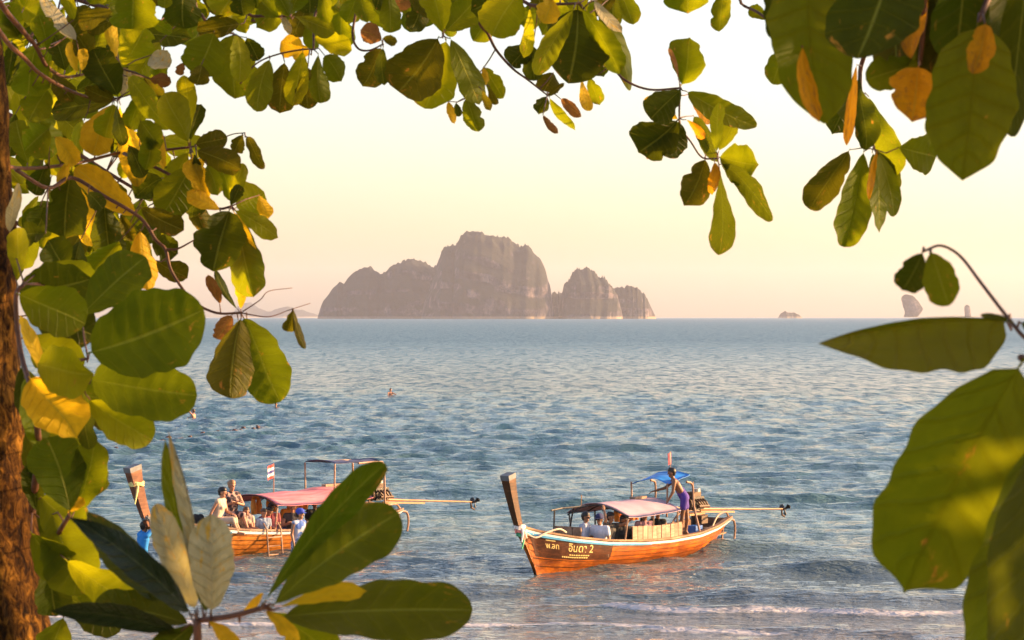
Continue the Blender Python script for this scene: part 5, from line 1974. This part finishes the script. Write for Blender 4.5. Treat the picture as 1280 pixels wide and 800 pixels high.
lf = T1.leaf
G = [  # base x, y, tip x, y, width, kind  (photo pixels at depth 7)
    (151, 86, 181, 34, 40, 'l'), (146, 80, 136, 27, 13, 'y'), (148, 122, 118, 61, 38, 'd'), (170, -24, 166, 37, 52, 'g'), (143, 13, 97, 30, 21, 'o'), (150, 22, 108, 40, 16, 'o'),
    (97, 52, 50, -8, 17, 'p'), (93, 26, 80, -12, 15, 'l'), (97, 92, 88, 52, 11, 'y'), (101, 90, 106, 61, 11, 'y'), (28, 52, 0, 6, 30, 'g'), (47, 52, 35, 120, 42, 'g'), (60, 64, 48, 18, 24, 'g'), (15, 50, 8, 106, 20, 'd'),
    (82, 90, 68, 44, 26, 'd'), (145, 126, 64, 139, 27, 'd'), (146, 126, 106, 110, 17, 'o'), (141, 129, 115, 194, 36, 'y'), (143, 128, 132, 172, 28, 'l'), (147, 128, 153, 182, 13, 'd'), (150, 128, 173, 233, 22, 'y'), (152, 122, 157, 85, 13, 'p'),
    (158, 94, 214, 162, 26, 'g'), (196, 118, 214, 160, 18, 'd'), (236, 178, 230, 94, 19, 'l'), (236, 180, 206, 116, 34, 'l'), (238, 178, 251, 131, 16, 'd'), (243, 181, 284, 172, 22, 'o'), (244, 187, 302, 212, 27, 'o'),
    (240, 190, 246, 237, 11, 'y'), (236, 190, 212, 234, 27, 'l'), (242, 190, 253, 242, 15, 'd'), (304, 168, 293, 191, 16, 'o'), (307, 169, 331, 211, 14, 'o'), (203, 165, 204, 213, 10, 'y'),
    (189, 68, 212, 84, 24, 'p'), (186, 99, 214, 103, 15, 'b'), (181, 24, 215, 41, 12, 'g'), (206, -12, 206, 11, 15, 'g'), (232, -22, 230, 36, 38, 'd'), (233, -24, 231, 22, 24, 'l'), (302, -22, 272, 25, 38, 'l'),
    (302, -20, 305, 20, 26, 'd'), (302, 30, 245, 37, 25, 'o'), (268, 40, 244, 93, 46, 'g'), (252, 80, 246, 107, 22, 'o'), (230, 78, 223, 94, 10, 'b'), (292, 40, 293, 124, 50, 'g'), (296, 42, 299, 104, 22, 'l'), (308, 46, 323, 76, 20, 'd'),
    (338, 72, 321, 140, 27, 'g'), (356, 76, 350, 142, 31, 'o'), (379, 62, 366, 132, 25, 'l'), (385, 82, 386, 136, 25, 'o'), (398, 66, 402, 129, 21, 'g'), (405, 68, 427, 102, 24, 'g'), (392, 46, 440, 63, 23, 'l'), (389, 68, 351, 52, 25, 'y'),
    (366, 20, 420, 40, 17, 'g'), (362, 22, 344, -10, 25, 'g'), (364, 20, 375, -10, 20, 'g'), (352, 17, 362, 43, 9, 'p'), (350, 21, 326, 2, 22, 'g'), (386, -16, 386, 17, 26, 'd'), (402, -14, 412, 29, 17, 'g'), (447, -6, 433, 28, 23, 'g'),
    (449, -9, 459, 29, 21, 'g'), (478, 51, 450, 38, 22, 'b'), (478, 48, 497, 52, 11, 'o'), (486, -12, 488, 41, 23, 'g'), (482, -16, 470, 12, 20, 'd'), (523, -6, 492, 5, 18, 'b'), (477, 58, 453, 108, 31, 'o'), (479, 58, 480, 107, 15, 'd'),
    (549, 45, 499, 114, 58, 'o'), (558, 48, 531, 136, 46, 'l'), (531, -12, 514, 39, 25, 'd'), (553, 43, 540, -12, 32, 'l'), (556, 40, 593, 1, 35, 'g'), (632, -6, 588, 13, 28, 'd'), (650, -10, 615, 45, 46, 'l'), (562, 46, 599, 131, 27, 'g'),
    (604, 83, 607, 107, 9, 'y'), (605, 83, 630, 123, 19, 'g'), (591, 96, 573, 80, 19, 'd'), (560, 126, 568, 155, 9, 'y'), (582, 121, 599, 164, 21, 'g'), (603, 112, 613, 139, 8, 'o'), (570, 128, 574, 146, 9, 'd'), (612, 108, 620, 131, 8, 'o'),
    (690, -2, 678, 30, 26, 'y'), (722, 8, 711, 103, 68, 'd'), (718, 10, 671, 93, 25, 'g'), (726, 8, 775, 93, 27, 'g'), (748, -2, 787, 113, 23, 'g'), (742, 0, 778, 41, 12, 'p'), (662, 8, 655, 73, 13, 'l'), (668, 50, 638, 81, 27, 'd'),
    (665, 55, 668, 101, 22, 'd'), (743, 50, 756, 96, 24, 'd'), (692, 90, 680, 114, 27, 'o'), (727, 98, 737, 139, 11, 'y'), (735, 95, 749, 132, 15, 'g'), (684, 120, 673, 143, 16, 'd'), (686, 121, 719, 164, 11, 'g'), (700, 123, 727, 146, 12, 'b'),
    (678, 143, 698, 167, 8, 'b'), (684, 121, 706, 104, 7, 'o'), (735, -8, 712, 14, 24, 'l'), (640, -14, 632, 16, 20, 'g'), (770, -10, 745, 22, 16, 'o'),
    # hanging sprays right of centre
    (851, 108, 863, 47, 38, 'g'), (856, 113, 946, 158, 28, 'g'), (861, 116, 891, 154, 17, 'a'), (853, 111, 813, 149, 36, 'd'), (849, 150, 805, 124, 19, 'y'), (848, 149, 798, 191, 46, 'd'), (849, 150, 832, 196, 38, 'd'), (846, 150, 808, 199, 20, 'b'),
    (896, 192, 898, 129, 15, 'g'), (898, 190, 921, 139, 19, 'g'), (898, 196, 948, 206, 42, 'g'), (900, 203, 967, 275, 25, 'd'), (900, 211, 897, 319, 22, 'd'), (882, 197, 855, 257, 33, 'o'), (893, 201, 890, 244, 13, 'a'), (866, 143, 897, 203, 17, 'd'),
    (857, 149, 881, 173, 9, 'a'), (862, -32, 860, 17, 48, 'g'), (905, -14, 899, 41, 21, 'g'), (848, 100, 836, 60, 5, 'b'),
    # left, below the first branches
    (289, 254, 273, 203, 21, 'g'), (290, 254, 304, 204, 17, 'l'), (294, 260, 330, 240, 40, 'l'), (292, 262, 347, 298, 22, 'l'), (324, 243, 336, 273, 15, 'y'), (262, 253, 238, 198, 24, 'y'), (276, 263, 233, 240, 18, 'y'), (236, 245, 256, 288, 21, 'o'),
    (240, 206, 203, 268, 42, 'g'), (246, 200, 240, 273, 30, 'd'), (287, 261, 267, 341, 52, 'd'), (292, 263, 321, 335, 18, 'y'), (295, 262, 318, 373, 36, 'g'), (175, 258, 230, 288, 25, 'o'), (203, 222, 169, 247, 31, 'd'), (172, 271, 94, 209, 32, 'y'),
    (90, 209, 81, 299, 47, 'd'), (92, 222, 116, 308, 21, 'y'), (130, 250, 140, 332, 35, 'd'), (150, 266, 166, 302, 15, 'o'), (175, 286, 185, 362, 27, 'y'), (85, 200, 75, 233, 12, 'y'), (60, 203, 44, 244, 24, 'd'), (190, 300, 223, 317, 28, 'd'),
    (194, 325, 235, 347, 23, 'o'), (275, 381, 260, 344, 12, 'b'), (298, 388, 268, 338, 8, 'd'), (302, 395, 287, 499, 46, 'o'), (303, 394, 349, 502, 50, 'h'), (298, 398, 291, 467, 25, 'y'), (308, 398, 333, 483, 19, 'y'), (291, 393, 271, 423, 21, 'b'),
    (367, 386, 359, 415, 14, 'o'), (366, 384, 381, 436, 9, 'o'), (301, 388, 306, 345, 14, 'y'), (288, 258, 300, 232, 14, 'd'), (35, 205, 20, 150, 30, 'g'), (62, 160, 30, 190, 36, 'g'), (40, 128, 60, 200, 40, 'g'), (68, 170, 96, 205, 22, 'y'),
    (105, 150, 92, 206, 14, 'l'), (20, 140, 12, 196, 22, 'd'), (110, 240, 128, 262, 18, 'd'), (60, 110, 36, 152, 34, 'g'), (30, 10, 44, -20, 26, 'l'), (60, 26, 40, -12, 24, 'g'), (112, 6, 126, -22, 30, 'g'), (84, 46, 112, 8, 26, 'o'),
    (66, 92, 92, 128, 22, 'o'), (108, 92, 140, 62, 26, 'd'), (120, 80, 96, 44, 26, 'o'), (14, 8, 8, 48, 24, 'g'), (70, 140, 104, 168, 26, 'd'), (175, 150, 200, 186, 26, 'g'), (190, 168, 182, 212, 24, 'g'), (160, 180, 180, 222, 20, 'd'),
    (224, 215, 214, 256, 26, 'd'), (258, 205, 272, 244, 18, 'g'), (180, 96, 205, 128, 22, 'o'), (206, 106, 196, 66, 20, 'g'), (60, 250, 40, 298, 30, 'd'), (150, 300, 122, 345, 34, 'g'), (100, 300, 92, 345, 26, 'd'), (205, 280, 172, 300, 24, 'd'),
]
for (bx, by, tx, ty, w, k) in G:
    dd = 7.0 + LR.uniform(-0.25, 0.25)
    lf(bx, by, tx, ty, w * 1.2, dd, k)
FILL = random.Random(99)
for (x0, x1, y0, y1, n_) in ((-10, 215, -25, 130, 14), (-10, 250, 130, 300, 10), (215, 470, -40, -8, 5), (470, 800, -44, -10, 5)):
    for q in range(n_):
        bx, by = FILL.uniform(x0, x1), FILL.uniform(y0, y1)
        a = FILL.gauss(math.pi / 2, 0.9)
        Lp = FILL.uniform(48, 84)
        lf(bx, by, bx + Lp * math.cos(a), by + Lp * math.sin(a), Lp * FILL.uniform(0.35, 0.55), FILL.uniform(7.3, 8.0), FILL.choice('ggdhollg'))
# large leaves low on the left
for (bx, by, tx, ty, w, d, k, ar, fo) in [
        (108, 442, 256, 386, 106, 4.6, 'h', 0.03, 0.12), (110, 474, 248, 494, 74, 4.75, 'h', 0.03, 0.15), (100, 396, 182, 322, 60, 4.95, 'h', 0.03, 0.1), (20, 365, 117, 346, 66, 5.15, 'd', 0.05, 0.2), (20, 366, 107, 404, 64, 4.9, 'g', 0.03, 0.2),
        (45, 455, 117, 468, 62, 4.75, 'l', 0.06, 0.4), (36, 470, 96, 548, 66, 4.7, 'y', 0.08, 0.5), (60, 476, 24, 394, 19, 4.85, 'y', 0.02, 0.3), (110, 498, 190, 550, 52, 4.85, 'l', 0.05, 0.3), (88, 642, 58, 547, 68, 4.95, 'h', 0.03, 0.1),
        (92, 642, 119, 547, 46, 5.05, 'g', 0.03, 0.15), (84, 642, 104, 622, 15, 4.9, 'y', 0.05, 0.4), (38, 664, 90, 726, 52, 5.0, 'g', 0.05, 0.3), (64, 640, 112, 742, 72, 5.1, 'g', 0.04, 0.2), (80, 698, 192, 771, 52, 5.05, 'l', 0.04, 0.2),
        (20, 352, 22, 284, 28, 5.1, 'l', 0.05, 0.2), (12, 292, 21, 228, 18, 5.3, 'p', 0.05, 0.3), (58, 292, 27, 294, 32, 5.3, 'd', 0.05, 0.3), (26, 455, 62, 540, 46, 5.0, 'd', 0.04, 0.3), (30, 470, 54, 560, 30, 5.1, 'g', 0.04, 0.3),
        (105, 480, 112, 562, 26, 4.9, 'd', 0.04, 0.2), (100, 500, 150, 535, 30, 4.95, 'o', 0.04, 0.3), (45, 640, 40, 580, 30, 5.2, 'd', 0.04, 0.3), (60, 700, 70, 770, 46, 5.2, 'd', 0.04, 0.3), (85, 700, 130, 760, 40, 5.2, 'g', 0.04, 0.3)]:
    lf(bx, by, tx, ty, w, d, k, None, ar, fo)
for (bx, by, tx, ty, w, k) in [(40, 395, 120, 420, 58, 'd'), (36, 420, 100, 470, 56, 'g'), (40, 500, 112, 522, 54, 'd'), (50, 480, 130, 500, 50, 'g'), (56, 540, 122, 580, 56, 'd'), (30, 540, 70, 600, 50, 'g'), (70, 600, 60, 690, 60, 'd'),
                               (50, 620, 112, 668, 60, 'g'), (60, 650, 128, 700, 56, 'd'), (44, 680, 80, 760, 56, 'g'), (70, 740, 150, 790, 50, 'd'), (60, 330, 130, 372, 54, 'g'), (90, 345, 60, 300, 44, 'd'), (110, 360, 160, 352, 40, 'd'),
                               (40, 560, 20, 620, 40, 'd'), (80, 770, 60, 830, 50, 'g'), (100, 560, 122, 620, 44, 'd')]:
    lf(bx, by, tx, ty, w, LR.uniform(5.3, 5.7), k, None, 0.04, 0.25)
T1.finish()

# ================================================================== another almond tree behind it, out of view to the left
qb = P(-170, 0, 9.0)
T4 = Tree('sea_almond_tree', (qb.x, 9.0, ground_z(9.0)), 'farther sea-almond whose small leaves fill the gaps at the top left', 'tree')
T4.trunk([Vector((qb.x, 9.0, ground_z(9.0) - 0.1)), Vector((qb.x - 0.05, 9.0, 5.2)), Vector((qb.x - 0.1, 8.95, 7.0)), Vector((qb.x, 8.9, 8.6))], [0.2, 0.16, 0.13, 0.08], M_BARK, n=18, rough=0.03)
T4.branch([(-190, -150, 8.95), (-60, -60, 8.6), (40, -20, 8.5), (130, 10, 8.4), (210, 40, 8.4)], 0.03, 0.008)
T4.branch([(-190, 60, 8.95), (-40, 120, 8.6), (60, 170, 8.5), (150, 225, 8.4), (225, 270, 8.4)], 0.024, 0.006)
T4.branch([(-190, 60, 8.95), (-60, 220, 8.6), (40, 290, 8.5), (110, 330, 8.4)], 0.02, 0.006)
T4.branch([(-170, -260, 8.9), (100, -330, 8.6), (400, -200, 8.5), (600, -180, 8.5), (800, -170, 8.5)], 0.035, 0.012)
T4.branch([(300, -240, 8.55), (330, -80, 8.5), (400, -20, 8.4), (470, -10, 8.4)], 0.014, 0.005)
T4.branch([(560, -185, 8.5), (600, -70, 8.4), (680, -30, 8.4), (760, -18, 8.4)], 0.014, 0.005)
T4.branch([(200, -290, 8.55), (220, -60, 8.4), (280, 10, 8.4), (330, 30, 8.4)], 0.014, 0.005)
for (x0, x1, y0, y1, n_) in ((-10, 205, -20, 110, 34), (-10, 225, 110, 215, 26), (-10, 190, 215, 320, 18), (205, 440, -36, 12, 22), (440, 640, -36, 4, 16), (640, 780, -36, 6, 10), (0, 215, 0, 300, 34)):
    for q in range(n_):
        bx, by = FILL.uniform(x0, x1), FILL.uniform(y0, y1)
        a = FILL.gauss(math.pi / 2, 0.8)
        Lp = FILL.uniform(38, 66)
        T4.leaf(bx, by, bx + Lp * math.cos(a), by + Lp * math.sin(a), Lp * FILL.uniform(0.38, 0.6), FILL.uniform(8.2, 8.8), FILL.choice('ggdholllhg'))
T4.finish()

# ================================================================== young sea almond at the bottom left
sb = P(262, 0, 3.5)
T2 = Tree('sea_almond_sapling', (sb.x, 3.5, ground_z(3.5)), 'young sea-almond with a rosette of long leaves at the bottom left', 'sapling')
T2.branch([(262, 2050, 3.5), (258, 1500, 3.5), (250, 1000, 3.5), (247, 800, 3.45), (246, 774, 3.45)], 0.016, 0.008)
T2.branch([(246, 776, 3.45), (290, 770, 3.42), (335, 758, 3.4)], 0.007, 0.006)
for (bx, by, tx, ty, w, d, k, half, ar, fo) in [
        (241, 771, 86, 646, 38, 3.40, 'k', None, 0.05, 0.35), (238, 764, 108, 638, 48, 3.55, 'd', None, 0.04, 0.2), (228, 792, 62, 764, 30, 3.40, 'k', None, 0.04, 0.4), (240, 782, 118, 752, 46, 3.6, 'd', None, 0.03, 0.2),
        (248, 766, 206, 548, 26, 3.45, 'g', None, 0.03, 0.3), (252, 766, 210, 538, 26, 3.43, 'p', (2, 15), 0.03, 0.4), (245, 766, 194, 630, 40, 3.40, 'p', None, 0.05, 0.3), (264, 768, 264, 643, 56, 3.42, 'p', None, 0.06, 0.4),
        (258, 768, 250, 655, 30, 3.5, 'd', None, 0.04, 0.2), (328, 756, 482, 580, 38, 3.35, 'h', None, 0.03, 0.2), (338, 760, 499, 640, 72, 3.45, 'h', None, 0.03, 0.12), (345, 772, 591, 762, 74, 3.4, 'h', None, 0.03, 0.15),
        (346, 760, 458, 738, 20, 3.55, 'y', None, 0.03, 0.2), (330, 762, 372, 806, 22, 3.4, 'y', None, 0.03, 0.3), (260, 776, 300, 815, 20, 3.45, 'y', None, 0.03, 0.3), (300, 770, 330, 742, 12, 3.4, 'y', None, 0.03, 0.3),
        (246, 778, 190, 830, 40, 3.5, 'd', None, 0.03, 0.3), (335, 762, 420, 830, 44, 3.5, 'g', None, 0.03, 0.3)]:
    T2.leaf(bx, by, tx, ty, w, d, k, half, ar, fo)
T2.finish()

# ================================================================== second tree just out of view on the right, its leaves reaching in
rb = P(1620, 0, 4.6)
T3 = Tree('sea_almond_tree', (rb.x, 4.6, ground_z(4.6)), 'sea-almond branches with big dark leaves reaching in from the right edge', 'tree')
T3.trunk([Vector((rb.x, 4.6, ground_z(4.6) - 0.1)), Vector((rb.x + 0.05, 4.6, 5.0)), Vector((rb.x + 0.12, 4.55, 6.4)), Vector((rb.x + 0.1, 4.5, 8.2))], [0.20, 0.16, 0.14, 0.09], M_BARK, n=18, rough=0.03)
T3.branch([(1690, -300, 4.55), (1500, -330, 4.3), (1320, -200, 4.0), (1220, -110, 3.8), (1120, -80, 3.7), (1010, -60, 3.7)], 0.035, 0.012)
T3.branch([(1220, -110, 3.8), (1240, -30, 3.6), (1225, 25, 3.5)], 0.012, 0.007)
T3.branch([(1150, -90, 3.75), (1155, 10, 3.9), (1150, 80, 4.0)], 0.010, 0.006)
T3.branch([(1320, -200, 4.0), (1160, -60, 5.0), (1085, 60, 5.9), (1075, 106, 6.0), (1085, 150, 6.0), (1093, 187, 6.0)], 0.014, 0.005)
T3.branch([(1010, -60, 3.75), (960, -40, 5.5), (925, 0, 6.5), (948, 16, 6.5), (965, 30, 6.4), (985, 48, 6.0)], 0.009, 0.004)
T3.branch([(1640, 300, 4.5), (1450, 460, 3.6), (1370, 462, 3.2), (1330, 450, 3.1)], 0.020, 0.009)
T3.branch([(1330, 450, 3.1), (1285, 425, 3.0), (1262, 400, 3.0), (1225, 352, 3.05), (1200, 320, 3.1), (1176, 307, 3.1), (1155, 314, 3.1)], 0.0045, 0.0026)
T3.branch([(1330, 450, 3.1), (1300, 452, 2.9), (1276, 447, 2.8)], 0.010, 0.007)
T3.branch([(1400, 470, 3.4), (1360, 500, 2.9), (1310, 520, 2.8)], 0.012, 0.008)
for (bx, by, tx, ty, w, d, k, half, ar, fo) in [
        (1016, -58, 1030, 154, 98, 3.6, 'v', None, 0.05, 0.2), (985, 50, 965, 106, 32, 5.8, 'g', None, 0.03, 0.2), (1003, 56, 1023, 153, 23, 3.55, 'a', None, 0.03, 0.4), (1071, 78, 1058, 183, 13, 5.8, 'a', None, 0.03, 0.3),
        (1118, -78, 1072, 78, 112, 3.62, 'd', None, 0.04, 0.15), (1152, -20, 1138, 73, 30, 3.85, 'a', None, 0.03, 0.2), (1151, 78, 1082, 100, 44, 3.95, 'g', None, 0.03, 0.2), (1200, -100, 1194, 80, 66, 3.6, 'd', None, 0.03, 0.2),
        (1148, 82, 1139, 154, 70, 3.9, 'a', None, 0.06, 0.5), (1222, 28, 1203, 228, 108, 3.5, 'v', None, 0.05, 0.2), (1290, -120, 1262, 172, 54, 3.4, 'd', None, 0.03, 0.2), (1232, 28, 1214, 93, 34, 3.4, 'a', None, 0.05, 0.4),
        (1265, -60, 1240, 100, 46, 3.6, 'd', None, 0.03, 0.2), (1160, -60, 1175, 120, 60, 3.9, 'o', None, 0.03, 0.2), (1050, -70, 1000, 60, 50, 3.8, 'd', None, 0.03, 0.2), (1230, -100, 1210, 40, 50, 3.9, 'd', None, 0.03, 0.2),
        (1075, 108, 1083, 187, 32, 6.0, 'd', None, None, None), (1085, 118, 1119, 219, 29, 6.0, 'v', None, None, None), (1122, 184, 1171, 196, 50, 6.0, 'g', None, 0.03, 0.1), (1063, 185, 1012, 262, 38, 6.0, 'o', None, None, None),
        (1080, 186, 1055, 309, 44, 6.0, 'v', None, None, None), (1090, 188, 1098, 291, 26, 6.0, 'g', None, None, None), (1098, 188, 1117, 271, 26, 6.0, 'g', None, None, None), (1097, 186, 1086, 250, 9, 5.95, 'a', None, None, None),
        (1075, 100, 1040, 168, 34, 6.0, 'd', None, None, None), (963, 26, 937, 8, 18, 6.5, 'g', None, None, None), (1154, 314, 1127, 363, 38, 3.1, 'd', None, 0.06, 0.35), (1163, 313, 1186, 382, 44, 3.1, 'g', None, 0.03, 0.2),
        (1266, 402, 1020, 431, 74, 3.0, 'v', (6, 64), -0.02, 0.3), (1262, 400, 1225, 394, 12, 3.0, 'd', None, 0.03, 0.2), (1276, 404, 1300, 412, 20, 2.95, 'd', None, 0.03, 0.2),
        (1281, 447, 1130, 734, 160, 2.75, 'v', None, 0.05, 0.2), (1318, 520, 1228, 836, 108, 2.65, 'v', None, 0.04, 0.2), (1320, 516, 1288, 860, 110, 2.6, 'd', None, 0.04, 0.2), (1300, 452, 1262, 600, 60, 2.9, 'g', None, 0.04, 0.3),
        (1060, -72, 1085, 70, 74, 3.95, 'd', None, 0.04, 0.2), (1000, -58, 985, 62, 60, 3.9, 'd', None, 0.04, 0.2), (1165, -85, 1165, 66, 64, 4.0, 'd', None, 0.04, 0.2), (1240, -60, 1278, 96, 64, 3.75, 'd', None, 0.04, 0.2),
        (1110, -78, 1120, 96, 60, 4.1, 'o', None, 0.04, 0.2), (1185, -95, 1170, 150, 70, 4.1, 'd', None, 0.04, 0.2), (1075, 96, 1062, 150, 30, 6.1, 'd', None, None, None), (1092, 186, 1120, 240, 26, 6.1, 'd', None, None, None)]:
    T3.leaf(bx, by, tx, ty, w, d, k, half, ar, fo)
T3.finish()


def shade_crown(tree, centre, radii, n, seed):
    """unseen leaf mass added to the right-hand tree, out of the frame, to cast shade: thousands of leaves in clumps"""
    rr = np.random.default_rng(seed)
    nc = 46
    cl = rr.normal(size=(nc, 3))
    cl /= np.linalg.norm(cl, axis=1, keepdims=True)
    cl *= rr.uniform(0.35, 1.0, (nc, 1)) ** 0.5
    V, Fc, U = [], [], []
    prof = [(0.0, 0.02), (0.25, 0.35), (0.5, 0.8), (0.72, 1.0), (0.9, 0.75), (1.0, 0.05)]
    for i in range(n):
        c = cl[rr.integers(nc)] + rr.normal(size=3) * 0.16
        p = Vector(centre) + Vector((c[0] * radii[0], c[1] * radii[1], c[2] * radii[2]))
        ax = Vector(rr.normal(size=3) * np.array([1, 1, 0.6]) + np.array([0, 0, -0.35])).normalized()
        lat = ax.cross(Vector(rr.normal(size=3))).normalized()
        Ln = rr.uniform(0.16, 0.26)
        k0 = len(V)
        for (u, w) in prof:
            for v in (-1, 1):
                V.append(p + ax * (Ln * u) + lat * (v * w * 0.27 * Ln))
                U.append((u, 0.5 + 0.5 * v))
        for q in range(len(prof) - 1):
            a = k0 + 2 * q
            Fc.append((a, a + 1, a + 3, a + 2))
    o = mesh_obj('added_shade_leaves', [v - tree.base for v in V], Fc, LM['g'], tree.root, True, U)
    tag(o, kind='stuff')


shade_crown(T3, (3.9, 5.4, 8.3), (1.9, 3.6, 1.45), 1700, 5)  # unseen leaves added to dapple the foreground while the low trunk stays lit
shade_crown(T3, (2.75, 3.3, 6.5), (0.75, 1.35, 0.95), 1300, 6)  # lower clump added to shade the near leaves
